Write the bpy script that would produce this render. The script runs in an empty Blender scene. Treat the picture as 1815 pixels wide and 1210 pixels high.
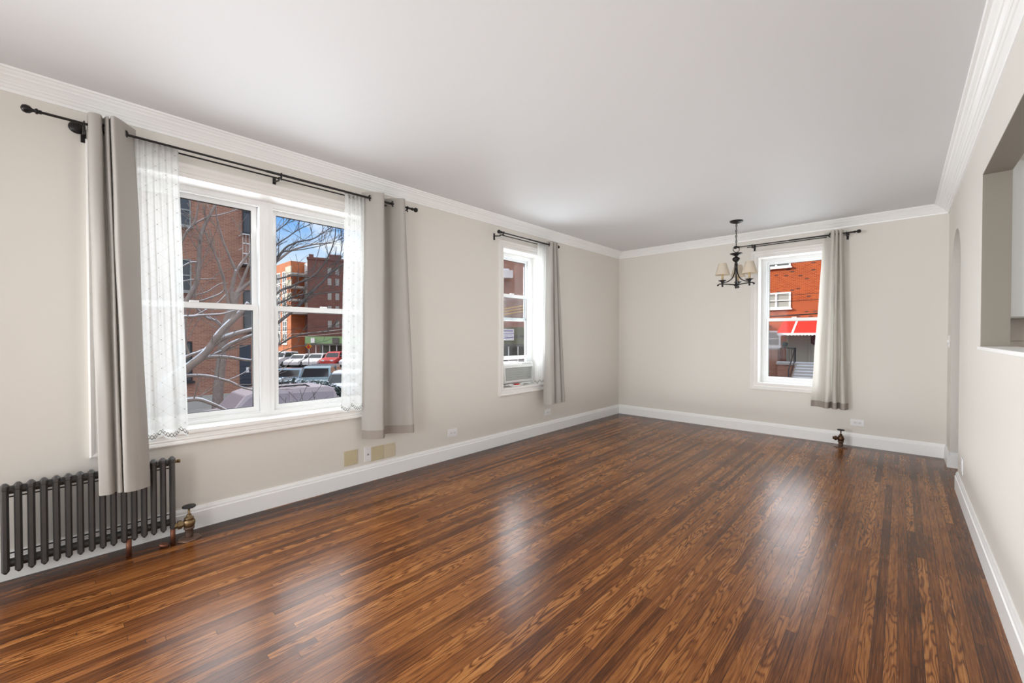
import bpy, bmesh, math, random
from mathutils import Vector, Matrix, noise
PI = math.pi
random.seed(7)
scene = bpy.context.scene
COL = scene.collection

# ------------------------------------------------------------------ camera
F, CX, CY, SW = 737.7, 907.5, 605.0, 1815.0
YAW, PIT = math.radians(43.049), math.radians(0.73)
cam_d = bpy.data.cameras.new('camera')
cam_d.sensor_width = 36.0
cam_d.lens = F / SW * 36.0
cam_d.clip_start, cam_d.clip_end = 0.05, 500
cam = bpy.data.objects.new('camera', cam_d)
COL.objects.link(cam)
cam.location = (0, 0, 1.25)
cam.rotation_euler = (PI / 2 - PIT, 0, YAW)
scene.camera = cam

# ------------------------------------------------------------------ colour management
scene.view_settings.view_transform = 'Standard'
scene.view_settings.look = 'None'
scene.view_settings.exposure = 0.0
scene.view_settings.gamma = 1.0
scene.view_settings.use_curve_mapping = False
scene.cycles.use_denoising = True
scene.cycles.transparent_max_bounces = 16
scene.cycles.max_bounces = 10
scene.cycles.diffuse_bounces = 6

# ------------------------------------------------------------------ node helper
class NT:
    def __init__(s, tree):
        s.t = tree; tree.nodes.clear()
    def n(s, typ, ins=None, **props):
        nd = s.t.nodes.new(typ)
        for k, v in props.items(): setattr(nd, k, v)
        for k, v in (ins or {}).items(): s.put(nd, k, v)
        return nd
    def put(s, nd, k, v):
        sk = nd.inputs[k]
        if isinstance(v, bpy.types.NodeSocket): s.t.links.new(v, sk)
        elif isinstance(v, bpy.types.Node): s.t.links.new(v.outputs[0], sk)
        else: sk.default_value = v
    def m(s, op, a, b=0.0, c=0.0):
        return s.n('ShaderNodeMath', {0: a, 1: b, 2: c}, operation=op).outputs[0]
    def mix(s, f, a, b, mode='MIX'):
        nd = s.n('ShaderNodeMix', data_type='RGBA', blend_type=mode)
        s.put(nd, 0, f); s.put(nd, 6, a); s.put(nd, 7, b)
        return nd.outputs[2]
    def ramp(s, f, stops, interp='LINEAR'):
        nd = s.n('ShaderNodeValToRGB', {0: f}); cr = nd.color_ramp; cr.interpolation = interp
        while len(cr.elements) < len(stops): cr.elements.new(0.5)
        for e, (p, c) in zip(cr.elements, stops):
            e.position = p; e.color = (*c, 1) if len(c) == 3 else c
        return nd.outputs[0]
    def xyz(s, v):
        nd = s.n('ShaderNodeSeparateXYZ', {0: v}); return nd.outputs
    def vec(s, x, y, z=0.0):
        return s.n('ShaderNodeCombineXYZ', {0: x, 1: y, 2: z}).outputs[0]

def c4(c): return (*c, 1.0)
MATS = {}
def newmat(name):
    m = bpy.data.materials.new(name); m.use_nodes = True
    t = NT(m.node_tree); out = t.n('ShaderNodeOutputMaterial')
    MATS[name] = m
    return m, t, out
def simple(name, col, rough=0.5, metal=0.0, spec=0.5, var=0.0, vscale=8.0, bump=0.0, bscale=60.0, emit=0.0, coat=0.0):
    m, t, out = newmat(name)
    b = t.n('ShaderNodeBsdfPrincipled', {'Roughness': rough, 'Metallic': metal, 'Specular IOR Level': spec, 'Coat Weight': coat})
    tc = t.n('ShaderNodeTexCoord').outputs['Object']
    if var > 0:
        nz = t.n('ShaderNodeTexNoise', {'Vector': tc, 'Scale': vscale, 'Detail': 5.0}).outputs[0]
        f = t.m('MULTIPLY_ADD', nz, var * 2, 1 - var)
        c = t.n('ShaderNodeVectorMath', {0: col, 1: t.vec(f, f, f)}, operation='MULTIPLY').outputs[0]
        t.put(b, 'Base Color', c)
    else: t.put(b, 'Base Color', c4(col))
    if bump > 0:
        nz = t.n('ShaderNodeTexNoise', {'Vector': tc, 'Scale': bscale, 'Detail': 4.0}).outputs[0]
        t.put(b, 'Normal', t.n('ShaderNodeBump', {'Height': nz, 'Strength': bump, 'Distance': 0.01}))
    if emit > 0:
        t.put(b, 'Emission Color', c4(col)); t.put(b, 'Emission Strength', emit)
    t.put(out, 0, b)
    return m

# ------------------------------------------------------------------ world: winter sky with thin clouds
def make_world():
    w = bpy.data.worlds.new('sky'); scene.world = w; w.use_nodes = True
    t = NT(w.node_tree); out = t.n('ShaderNodeOutputWorld')
    d = t.n('ShaderNodeTexCoord').outputs['Generated']
    x, y, z = t.xyz(d)
    col = t.ramp(z, [(0.0, (.86, .90, .95)), (.15, (.72, .84, .97)), (.24, (.20, .46, .88)), (.36, (.22, .46, .85)), (.55, (1.5, 1.55, 1.65)), (1.0, (2.0, 2.02, 2.1))])
    cv = t.vec(t.m('MULTIPLY', x, 5.0), t.m('MULTIPLY', y, 5.0), t.m('MULTIPLY', z, 16.0))
    nz = t.n('ShaderNodeTexNoise', {'Vector': cv, 'Scale': 1.3, 'Detail': 6.0, 'Roughness': .55}).outputs[0]
    cf = t.ramp(nz, [(.56, (0, 0, 0)), (.74, (1, 1, 1))])
    col = t.mix(cf, col, c4((.95, .96, .98)))
    bg = t.n('ShaderNodeBackground', {'Color': col, 'Strength': 1.15})
    t.put(out, 0, bg)
make_world()

def sun(energy, to_sun, col):
    l = bpy.data.lights.new('sun', 'SUN'); l.energy = energy; l.angle = math.radians(.6); l.color = col
    o = bpy.data.objects.new('sun', l); COL.objects.link(o)
    o.rotation_euler = Vector(to_sun).to_track_quat('Z', 'Y').to_euler()
    o.location = (-20, -20, 40)
sun(7.6, (-.75, -.5, .42), (1.0, .90, .76))

def area(name, loc, target, sx, sy, watts, col=(1, 1, 1), spread=180):
    l = bpy.data.lights.new(name, 'AREA'); l.shape = 'RECTANGLE'; l.size = sx; l.size_y = sy
    l.energy = watts; l.color = col; l.spread = math.radians(spread)
    o = bpy.data.objects.new(name, l); COL.objects.link(o); o.location = loc
    o.rotation_euler = (Vector(loc) - Vector(target)).to_track_quat('Z', 'Y').to_euler()
    return o
DAY = (.93, .97, 1.0)
# daylight arriving at each of the three windows
area('daylight_window_one', (-3.66, 1.04, 1.50), (0, 1.04, .9), 1.6, 1.45, 34, DAY, 140)
area('daylight_window_two', (-3.66, 3.80, 1.53), (0, 3.80, 1.2), .6, 1.25, 27, DAY, 150)
area('daylight_window_three', (-.99, 6.45, 1.45), (-.99, 0, 1.2), .6, 1.45, 14, DAY)
# added fill lamps with no seen source, evening out walls and ceiling
area('rear_fill', (-1.5, -2.9, 1.35), (-1.3, 5.0, .8), 3.2, 1.9, 31, (.97, .985, 1.0), 115)  # unseen soft fill added for the back wall and far end
area('rear_fill_left', (-3.2, -1.9, 1.3), (.35, 3.4, 1.0), 1.6, 1.5, 84, (.97, .985, 1.0), 105)  # unseen fill added to brighten the right wall, no window there
area('rear_fill_right', (.25, -1.9, 1.3), (-3.3, 4.4, 1.0), 1.6, 1.5, 28, (.97, .985, 1.0), 100)  # unseen fill added to lighten the left wall
area('ceiling_fill', (-1.3, 3.7, .25), (-1.3, 3.7, 2.59), 3.0, 4.2, 22, (.98, .99, 1.0))  # upward fill added near the floor to brighten the ceiling
area('kitchen_fill', (2.6, 2.6, 1.75), (0, 2.7, 1.6), 1.4, 1.0, 26, (1.0, .98, .95))  # fill added in the kitchen, spilling onto the left wall

# ------------------------------------------------------------------ mesh helper
class MB:
    def __init__(s): s.v = []; s.f = []; s.uv = None; s.sm = []
    def add(s, vs, fs, smooth=False):
        o = len(s.v); s.v += [tuple(p) for p in vs]
        s.f += [tuple(i + o for i in f) for f in fs]; s.sm += [smooth] * len(fs)
        return s
    def box(s, a, b):
        (x0, y0, z0), (x1, y1, z1) = a, b
        x0, x1 = min(x0, x1), max(x0, x1); y0, y1 = min(y0, y1), max(y0, y1); z0, z1 = min(z0, z1), max(z0, z1)
        vs = [(x0, y0, z0), (x1, y0, z0), (x1, y1, z0), (x0, y1, z0), (x0, y0, z1), (x1, y0, z1), (x1, y1, z1), (x0, y1, z1)]
        return s.add(vs, [(0, 3, 2, 1), (4, 5, 6, 7), (0, 1, 5, 4), (1, 2, 6, 5), (2, 3, 7, 6), (3, 0, 4, 7)])
    def rbox(s, a, b, r=.004):
        bm = bmesh.new(); q = MB().box(a, b); vs = [bm.verts.new(p) for p in q.v]
        for f in q.f: bm.faces.new([vs[i] for i in f])
        bmesh.ops.bevel(bm, geom=bm.edges[:], offset=r, segments=2, affect='EDGES', profile=.5)
        bm.verts.index_update()
        s.add([v.co[:] for v in bm.verts], [[v.index for v in f.verts] for f in bm.faces]); bm.free()
        return s
    def tube(s, pts, rad, seg=10, caps=True, smooth=True):
        pts = [Vector(p) for p in pts]; n = len(pts)
        rs = rad if isinstance(rad, (list, tuple)) else [rad] * n
        rings = []; up = None
        for i, p in enumerate(pts):
            d = (pts[min(i + 1, n - 1)] - pts[max(i - 1, 0)]).normalized()
            if up is None: up = Vector((0, 0, 1)) if abs(d.z) < .9 else Vector((1, 0, 0))
            a = (up - d * up.dot(d)).normalized(); b = d.cross(a); up = a
            rings.append([p + (a * math.cos(2 * PI * k / seg) + b * math.sin(2 * PI * k / seg)) * rs[i] for k in range(seg)])
        vs = [q for r in rings for q in r]; fs = []
        for i in range(n - 1):
            for k in range(seg):
                fs.append((i * seg + k, i * seg + (k + 1) % seg, (i + 1) * seg + (k + 1) % seg, (i + 1) * seg + k))
        s.add(vs, fs, smooth)
        if caps:
            s.add(rings[0], [tuple(reversed(range(seg)))]); s.add(rings[-1], [tuple(range(seg))])
        return s
    def lathe(s, c, prof, seg=20, axis=(0, 0, 1), smooth=True):
        ax = Vector(axis).normalized(); c = Vector(c)
        a = (Vector((1, 0, 0)) if abs(ax.x) < .9 else Vector((0, 1, 0))); a = (a - ax * a.dot(ax)).normalized(); b = ax.cross(a)
        vs = []; fs = []
        for r, h in prof:
            for k in range(seg):
                w = 2 * PI * k / seg; vs.append(c + ax * h + (a * math.cos(w) + b * math.sin(w)) * r)
        for i in range(len(prof) - 1):
            for k in range(seg):
                fs.append((i * seg + k, i * seg + (k + 1) % seg, (i + 1) * seg + (k + 1) % seg, (i + 1) * seg + k))
        return s.add(vs, fs, smooth)
    def torus(s, c, R, r, axis=(0, 0, 1), seg=18, cs=8, sx=1.0):
        ax = Vector(axis).normalized(); c = Vector(c)
        a = (Vector((1, 0, 0)) if abs(ax.x) < .9 else Vector((0, 1, 0))); a = (a - ax * a.dot(ax)).normalized(); b = ax.cross(a)
        vs = []; fs = []
        for i in range(seg):
            w = 2 * PI * i / seg; d = a * math.cos(w) + b * math.sin(w); e = a * math.cos(w) * sx + b * math.sin(w)
            for j in range(cs):
                u = 2 * PI * j / cs; vs.append(c + e * R + d * (r * math.cos(u)) + ax * (r * math.sin(u)))
        for i in range(seg):
            for j in range(cs):
                fs.append((i * cs + j, ((i + 1) % seg) * cs + j, ((i + 1) % seg) * cs + (j + 1) % cs, i * cs + (j + 1) % cs))
        return s.add(vs, fs, True)
    def sphere(s, c, r, seg=14, n=8, sc=(1, 1, 1)):
        vs = []; fs = []; c = Vector(c)
        for i in range(n + 1):
            t = PI * i / n
            for k in range(seg):
                w = 2 * PI * k / seg
                vs.append(c + Vector((r * sc[0] * math.sin(t) * math.cos(w), r * sc[1] * math.sin(t) * math.sin(w), -r * sc[2] * math.cos(t))))
        for i in range(n):
            for k in range(seg):
                fs.append((i * seg + k, i * seg + (k + 1) % seg, (i + 1) * seg + (k + 1) % seg, (i + 1) * seg + k))
        return s.add(vs, fs, True)
    def prism(s, poly, h0, h1, axis='x'):
        P = {'x': lambda u, v, w: (w, u, v), 'y': lambda u, v, w: (u, w, v), 'z': lambda u, v, w: (u, v, w)}[axis]
        n = len(poly); vs = [P(u, v, h0) for u, v in poly] + [P(u, v, h1) for u, v in poly]
        fs = [tuple(reversed(range(n))), tuple(range(n, 2 * n))] + [(i, (i + 1) % n, n + (i + 1) % n, n + i) for i in range(n)]
        return s.add(vs, fs)
    def loft(s, loops, closed=True, caps=True, smooth=False):
        n = len(loops[0]); vs = [p for l in loops for p in l]; fs = []
        for i in range(len(loops) - 1):
            for k in range(n if closed else n - 1):
                fs.append((i * n + k, i * n + (k + 1) % n, (i + 1) * n + (k + 1) % n, (i + 1) * n + k))
        s.add(vs, fs, smooth)
        if caps and closed:
            s.add(loops[0], [tuple(reversed(range(n)))]); s.add(loops[-1], [tuple(range(n))])
        return s
    def build(s, name, mat, parent=None, local=False, fixn=True):
        off = Vector((0, 0, 0))
        if not local:
            p = parent
            while p is not None: off += p.location; p = p.parent
        me = bpy.data.meshes.new(name)
        me.from_pydata([tuple(Vector(p) - off) for p in s.v], [], s.f); me.update()
        me.polygons.foreach_set('use_smooth', s.sm)
        if fixn:
            bm = bmesh.new(); bm.from_mesh(me); bmesh.ops.recalc_face_normals(bm, faces=bm.faces[:]); bm.to_mesh(me); bm.free()
        if s.uv:
            ul = me.uv_layers.new(name='UVMap')
            for lp in me.loops: ul.data[lp.index].uv = s.uv[lp.vertex_index]
        me.materials.append(MATS[mat] if isinstance(mat, str) else mat)
        o = bpy.data.objects.new(name, me); COL.objects.link(o)
        if parent is not None: o.parent = parent
        return o

def tag(o, label=None, cat=None, group=None, kind=None):
    if label: o['label'] = label
    if cat: o['category'] = cat
    if group: o['group'] = group
    if kind: o['kind'] = kind
    return o
def thing(name, loc, label, cat, group=None, rz=0.0):
    o = bpy.data.objects.new(name, None); COL.objects.link(o); o.location = loc; o.rotation_euler = (0, 0, rz); o.empty_display_size = .1
    return tag(o, label, cat, group)
def struct(o): o['kind'] = 'structure'; return o
def sroot(name, loc):
    o = bpy.data.objects.new(name, None); COL.objects.link(o); o.location = loc; o['kind'] = 'structure'; return o
def copy_tree(o, parent=None):
    c = o.copy(); COL.objects.link(c)
    if parent is not None: c.parent = parent
    for ch in [k for k in bpy.data.objects if k.parent == o]: copy_tree(ch, c)
    return c
# the direction through a point of the photograph, for placing far things
_f = Vector((-math.sin(YAW) * math.cos(PIT), math.cos(YAW) * math.cos(PIT), -math.sin(PIT)))
_r = Vector((math.cos(YAW), math.sin(YAW), 0)); _u = _r.cross(_f)
def at(px, py, X=None, Y=None, D=None):
    d = _f + _r * ((px - CX) / F) - _u * ((py - CY) / F); c = Vector((0, 0, 1.25))
    t = X / d.x if X is not None else (Y / d.y if Y is not None else D)
    return c + d * t

# ------------------------------------------------------------------ materials
simple('wall_paint', (.742, .716, .664), .55, spec=.3, var=.015, vscale=1.3, bump=.05, bscale=25)
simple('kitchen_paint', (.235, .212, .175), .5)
simple('ceiling_paint', (.70, .705, .715), .6, spec=.25, var=.01, vscale=1.0)
simple('trim_paint', (.91, .915, .91), .32, spec=.5, var=.01, vscale=3)
simple('casing_paint', (.83, .81, .78), .35, spec=.5)
simple('vinyl', (.88, .89, .89), .35)
simple('weatherstrip', (.03, .03, .03), .7)
simple('rod_metal', (.012, .010, .010), .35, metal=.3)
simple('bronze', (.10, .055, .03), .35, metal=.8)
simple('radiator_paint', (.075, .073, .072), .42, metal=.25, var=.12, vscale=30, bump=.08, bscale=120)
simple('copper', (.20, .078, .045), .45, metal=.6, var=.2, vscale=40)
simple('brass_aged', (.24, .165, .085), .38, metal=.8, var=.35, vscale=35)
simple('pipe_rust', (.15, .10, .075), .6, metal=.5, var=.5, vscale=45, bump=.3, bscale=90)
simple('escutcheon', (.17, .10, .07), .45, metal=.5, var=.3, vscale=40)
simple('black_plastic', (.015, .015, .015), .4)
simple('plate_white', (.85, .85, .86), .35)
simple('plate_beige', (.60, .53, .35), .4)
simple('plate_cream', (.64, .57, .42), .4)
simple('slot_dark', (.02, .02, .02), .6)
simple('screw', (.45, .43, .38), .4, metal=.7)
simple('ac_plastic', (.80, .81, .80), .4)
simple('red_plastic', (.65, .02, .02), .35)
simple('cord_white', (.85, .84, .82), .4)
simple('candle_sleeve', (.62, .48, .28), .6)
simple('cabinet_grey', (.60, .61, .60), .4)
simple('tile_beige', (.50, .44, .37), .25, var=.06, vscale=12)
simple('tile_brown', (.14, .07, .045), .4)
simple('steel', (.35, .35, .35), .35, metal=.9)

def mat_floor():
    m, t, out = newmat('oak_floor')
    co = t.n('ShaderNodeTexCoord').outputs['Object']
    x, y, z = t.xyz(co)
    bd = t.m('GREATER_THAN', y, 5.965)
    u = t.m('ADD', t.m('MULTIPLY', x, t.m('SUBTRACT', 1.0, bd)), t.m('MULTIPLY', y, bd))
    v = t.m('ADD', t.m('MULTIPLY', y, t.m('SUBTRACT', 1.0, bd)), t.m('MULTIPLY', x, bd))
    W = .0385
    us = t.m('DIVIDE', u, W); i = t.m('FLOOR', us)
    ri = t.n('ShaderNodeTexWhiteNoise', {'W': t.m('ADD', i, .5)}, noise_dimensions='1D').outputs[0]
    vs = t.m('ADD', t.m('DIVIDE', v, 1.5), t.m('MULTIPLY', ri, 17.0)); j = t.m('FLOOR', vs)
    wn = t.n('ShaderNodeTexWhiteNoise', {'Vector': t.vec(i, j, 3.3)}, noise_dimensions='3D')
    rij = wn.outputs[0]; r3 = t.xyz(wn.outputs[1])
    # grain lines running with the board
    g1 = t.n('ShaderNodeTexNoise', {'Vector': t.vec(t.m('MULTIPLY_ADD', u, 210.0, t.m('MULTIPLY', rij, 90.0)), t.m('MULTIPLY', v, 5.0), t.m('MULTIPLY', ri, 40.0)), 'Scale': 1.0, 'Detail': 5.0, 'Roughness': .65}).outputs[0]
    # cathedral figure: contour lines of a stretched noise
    g2 = t.n('ShaderNodeTexNoise', {'Vector': t.vec(t.m('MULTIPLY_ADD', u, 15.0, t.m('MULTIPLY', rij, 55.0)), t.m('MULTIPLY', v, 1.7), t.m('MULTIPLY', r3[1], 30.0)), 'Scale': 1.0, 'Detail': 2.5, 'Roughness': .45}).outputs[0]
    rings = t.m('SINE', t.m('MULTIPLY', g2, 95.0))
    rings = t.m('MULTIPLY_ADD', rings, .5, .5)
    rings = t.m('POWER', rings, 2.6)
    fmask = t.n('ShaderNodeClamp', {0: t.m('MULTIPLY_ADD', r3[0], 2.6, -1.25)}).outputs[0]
    fig = t.m('MULTIPLY', rings, t.m('MULTIPLY_ADD', fmask, .9, .12))
    blot = t.n('ShaderNodeTexNoise', {'Vector': co, 'Scale': 1.6, 'Detail': 3.0}).outputs[0]
    tone = t.m('ADD', t.m('MULTIPLY_ADD', rij, .50, .27), t.m('MULTIPLY', t.m('SUBTRACT', g1, .5), 1.05))
    tone = t.m('ADD', tone, t.m('MULTIPLY', fig, -.42))
    tone = t.m('ADD', tone, t.m('MULTIPLY', t.m('SUBTRACT', blot, .5), .5))
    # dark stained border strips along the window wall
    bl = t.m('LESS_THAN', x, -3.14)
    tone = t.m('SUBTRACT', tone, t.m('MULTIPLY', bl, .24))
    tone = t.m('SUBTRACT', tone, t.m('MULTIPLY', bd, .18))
    col = t.ramp(tone, [(0.0, (.024, .0072, .0027)), (.28, (.092, .0285, .0072)), (.52, (.212, .073, .0182)), (.78, (.345, .139, .038)), (1.0, (.50, .238, .082))])
    fu = t.m('FRACT', us); eu = t.m('MINIMUM', fu, t.m('SUBTRACT', 1.0, fu))
    fv = t.m('FRACT', vs); ev = t.m('MINIMUM', fv, t.m('SUBTRACT', 1.0, fv))
    gp = t.n('ShaderNodeTexNoise', {'Vector': t.vec(t.m('MULTIPLY', i, 3.7), t.m('MULTIPLY', v, 1.4), 0.0), 'Scale': 1.0}).outputs[0]
    gap = t.m('MAXIMUM', t.m('LESS_THAN', eu, t.m('MULTIPLY_ADD', gp, .06, -.006)), t.m('LESS_THAN', ev, .0006))
    col = t.mix(t.m('MULTIPLY', gap, .8), col, c4((.012, .006, .004)))
    rn = t.n('ShaderNodeTexNoise', {'Vector': co, 'Scale': 3.0, 'Detail': 6.0}).outputs[0]
    rough = t.m('ADD', t.m('MULTIPLY_ADD', rn, .16, .13), t.m('MULTIPLY', g1, .08))
    h = t.m('SUBTRACT', t.m('MULTIPLY', g1, .25), t.m('MULTIPLY', gap, 1.0))
    wav = t.n('ShaderNodeTexNoise', {'Vector': t.vec(t.m('MULTIPLY', u, 26.0), t.m('MULTIPLY', v, 1.2), 0.0), 'Scale': 1.0}).outputs[0]
    h = t.m('ADD', h, t.m('MULTIPLY', wav, .5))
    b = t.n('ShaderNodeBsdfPrincipled', {'Base Color': col, 'Roughness': rough, 'Specular IOR Level': .25})
    t.put(b, 'Normal', t.n('ShaderNodeBump', {'Height': h, 'Strength': .22, 'Distance': .003}))
    t.put(out, 0, b)
mat_floor()

def mat_glass():
    m, t, out = newmat('window_glass')
    fr = t.n('ShaderNodeFresnel', {'IOR': 1.45}).outputs[0]
    mx = t.n('ShaderNodeMixShader', {0: t.m('MULTIPLY', fr, .06), 1: t.n('ShaderNodeBsdfTransparent', {0: c4((.93, .95, .96))}), 2: t.n('ShaderNodeBsdfGlossy', {'Roughness': .02})})
    t.put(out, 0, mx)
mat_glass()

def mat_cloth(name, col, trans, weave=900.0, seethru=0.0):
    m, t, out = newmat(name)
    uv = t.n('ShaderNodeTexCoord').outputs['UV']
    nz = t.n('ShaderNodeTexNoise', {'Vector': uv, 'Scale': weave, 'Detail': 2.0}).outputs[0]
    n2 = t.n('ShaderNodeTexNoise', {'Vector': uv, 'Scale': 3.0, 'Detail': 4.0}).outputs[0]
    f = t.m('ADD', t.m('MULTIPLY_ADD', nz, .22, .87), t.m('MULTIPLY_ADD', n2, .12, -.06))
    c = t.n('ShaderNodeVectorMath', {0: col, 1: t.vec(f, f, f)}, operation='MULTIPLY').outputs[0]
    d = t.n('ShaderNodeBsdfDiffuse', {0: c}); tr = t.n('ShaderNodeBsdfTranslucent', {0: c})
    sh = t.n('ShaderNodeMixShader', {0: trans, 1: d, 2: tr})
    gl = t.n('ShaderNodeBsdfGlossy', {'Roughness': .5, 'Color': c4((1, 1, 1))})
    sh = t.n('ShaderNodeMixShader', {0: .03, 1: sh, 2: gl})
    if seethru > 0: sh = t.n('ShaderNodeMixShader', {0: seethru, 1: sh, 2: t.n('ShaderNodeBsdfTransparent')})
    t.put(out, 0, sh)
mat_cloth('drape', (.49, .465, .43), .20)
mat_cloth('drape_light', (.86, .84, .80), .66)
mat_cloth('drape_hem', (.33, .29, .255), .05)
mat_cloth('shade_linen', (.86, .78, .66), .35, 60.0)

def mat_sheer():
    m, t, out = newmat('sheer')
    u, v, _ = t.xyz(t.n('ShaderNodeTexCoord').outputs['UV'])
    P = .115
    a = t.m('DIVIDE', t.m('ADD', u, t.m('MULTIPLY', v, 1.34)), P); b = t.m('DIVIDE', t.m('SUBTRACT', u, t.m('MULTIPLY', v, 1.34)), P)
    def dist(q):
        f = t.m('FRACT', q); return t.m('MINIMUM', f, t.m('SUBTRACT', 1.0, f))
    da, db = dist(a), dist(b)
    line = t.m('LESS_THAN', t.m('MINIMUM', da, db), .0105)
    dot = t.m('LESS_THAN', t.m('ADD', t.m('MULTIPLY', da, da), t.m('MULTIPLY', db, db)), .0011)
    emb = t.m('MAXIMUM', line, dot)
    # embroidered scallop line above the lower edge
    sc = t.m('ADD', t.m('MULTIPLY', t.m('ABSOLUTE', t.m('SINE', t.m('MULTIPLY', u, PI / .105))), -.030), .045)
    wig = t.m('MULTIPLY', t.m('SINE', t.m('MULTIPLY', u, 420.0)), .004)
    low = t.m('LESS_THAN', t.m('ABSOLUTE', t.m('SUBTRACT', t.m('ADD', v, wig), sc)), .0032)
    low2 = t.m('LESS_THAN', t.m('ABSOLUTE', t.m('SUBTRACT', t.m('SUBTRACT', v, wig), t.m('ADD', sc, .014))), .0025)
    emb2 = t.m('MAXIMUM', low, low2)
    white = c4((.68, .68, .665))
    col = t.mix(t.m('MULTIPLY', line, .55), white, c4((.30, .27, .23)))
    col = t.mix(t.m('MAXIMUM', dot, emb2), col, c4((.13, .11, .09)))
    d = t.n('ShaderNodeBsdfDiffuse', {0: col}); tr = t.n('ShaderNodeBsdfTranslucent', {0: col})
    sh = t.n('ShaderNodeMixShader', {0: .40, 1: d, 2: tr})
    al = t.m('MULTIPLY', t.m('SUBTRACT', 1.0, t.m('MAXIMUM', t.m('MULTIPLY', emb, .6), emb2)), .22)
    sh = t.n('ShaderNodeMixShader', {0: al, 1: sh, 2: t.n('ShaderNodeBsdfTransparent')})
    t.put(out, 0, sh)
mat_sheer()

def mat_brick(name, c1, c2, cm, bw=.42, bh=.13, dark=None, mortar=.012, rough=.85):
    m, t, out = newmat(name)
    x, y, z = t.xyz(t.n('ShaderNodeTexCoord').outputs['Object'])
    v = t.vec(t.m('ADD', x, y), z, 0.0)
    bk = t.n('ShaderNodeTexBrick', {'Vector': v, 'Color1': c4(c1), 'Color2': c4(c2), 'Mortar': c4(cm), 'Scale': 1.0, 'Mortar Size': mortar, 'Brick Width': bw, 'Row Height': bh, 'Bias': -.1})
    col = bk.outputs[0]
    nz = t.n('ShaderNodeTexNoise', {'Vector': v, 'Scale': .7, 'Detail': 6.0}).outputs[0]
    f = t.m('MULTIPLY_ADD', nz, .5, .75)
    col = t.n('ShaderNodeVectorMath', {0: col, 1: t.vec(f, f, f)}, operation='MULTIPLY').outputs[0]
    if dark:
        i = t.m('FLOOR', t.m('DIVIDE', z, bh)); j = t.m('FLOOR', t.m('ADD', t.m('DIVIDE', t.m('ADD', x, y), bw), t.m('MULTIPLY', t.m('MODULO', i, 2.0), .5)))
        wn = t.n('ShaderNodeTexWhiteNoise', {'Vector': t.vec(i, j, 1.0)}).outputs[0]
        col = t.mix(t.m('MULTIPLY', t.m('GREATER_THAN', wn, .965), .85), col, c4(dark))
    b = t.n('ShaderNodeBsdfPrincipled', {'Base Color': col, 'Roughness': rough, 'Specular IOR Level': .2}); t.put(out, 0, b)
mat_brick('brick_brown', (.42, .20, .135), (.31, .135, .095), (.42, .30, .23), .23, .077, mortar=.009)
mat_brick('brick_orange', (.36, .062, .018), (.27, .040, .014), (.44, .16, .065), .235, .079, mortar=.010, dark=(.05, .035, .04))
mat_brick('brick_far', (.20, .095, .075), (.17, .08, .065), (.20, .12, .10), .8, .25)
mat_brick('brick_far_sunlit', (.50, .17, .075), (.44, .14, .06), (.5, .22, .12), .8, .25)  # sunlit copy of the far brick, sun warmth put into the colour
simple('concrete', (.45, .42, .38), .8, var=.1, vscale=2)
simple('asphalt', (.10, .10, .105), .8, var=.2, vscale=1.5)
simple('sidewalk', (.33, .32, .31), .85, var=.12, vscale=1)
simple('snow', (.80, .82, .88), .7, bump=.2, bscale=15)
simple('bark', (.13, .11, .10), .8, var=.3, vscale=9)
simple('bark_pale', (.30, .235, .20), .8, var=.35, vscale=9)
simple('ext_white', (.78, .77, .74), .5)
simple('ext_window', (.10, .10, .10), .12)
simple('ext_window_pale', (.34, .33, .30), .2)
simple('ext_door_blue', (.045, .055, .075), .35)
simple('ext_cream', (.46, .41, .31), .5, var=.05, vscale=3)
simple('ext_dark_iron', (.03, .03, .032), .5)
simple('awning_red', (.60, .018, .010), .55)
simple('awning_white', (.9, .88, .84), .6)
simple('hoarding_green', (.22, .34, .15), .6, var=.12, vscale=1.2)
simple('hoarding_olive', (.15, .145, .08), .6, var=.2, vscale=1.2)
simple('shed_dark', (.10, .09, .075), .7, var=.2, vscale=1)
simple('sign_white', (.82, .79, .78), .5)
simple('sign_purple', (.13, .10, .33), .5)
simple('sign_orange', (.85, .36, .02), .4)
simple('sign_red', (.72, .04, .03), .4)
simple('wire_black', (.02, .02, .02), .5)
simple('wire_yellow', (.75, .42, .05), .5)
simple('wreath', (.10, .03, .04), .9, var=.6, vscale=30)
simple('hedge_leaf', (.06, .085, .075), .8, var=.4, vscale=6)
simple('car_white', (.66, .66, .68), .3, coat=.5)
simple('car_snowy', (.52, .44, .46), .6, bump=.1, bscale=12)
simple('car_snowy_glass', (.36, .30, .33), .5)
simple('car_silver', (.50, .52, .55), .3, metal=.3, coat=.4)
simple('car_blue', (.15, .25, .34), .25, metal=.3, coat=.6)
simple('car_dark', (.05, .055, .065), .25, coat=.6)
simple('car_red', (.50, .05, .05), .25, coat=.6)
simple('car_teal', (.22, .32, .37), .3, metal=.2, coat=.5)
simple('car_glass', (.025, .03, .035), .08)
simple('tyre', (.02, .02, .02), .8)
simple('hub_metal', (.5, .5, .52), .3, metal=.8)
simple('tail_red', (.6, .02, .02), .25)

# ------------------------------------------------------------------ the room
XL, XR, YB, ZC = -3.35, .35, 6.13, 2.59
YR = -3.2
XK = 3.2          # far side of the kitchen and hall beyond the right wall
SILL, HEAD = .64, 2.27
W1 = (.16, 1.92); W2 = (3.43, 4.16); W3 = (-1.362, -.63)

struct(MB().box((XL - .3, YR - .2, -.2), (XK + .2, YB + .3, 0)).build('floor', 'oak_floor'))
struct(MB().box((XL - .3, YR - .2, ZC), (XK + .2, YB + .3, ZC + .3)).build('ceiling', 'ceiling_paint'))

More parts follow.
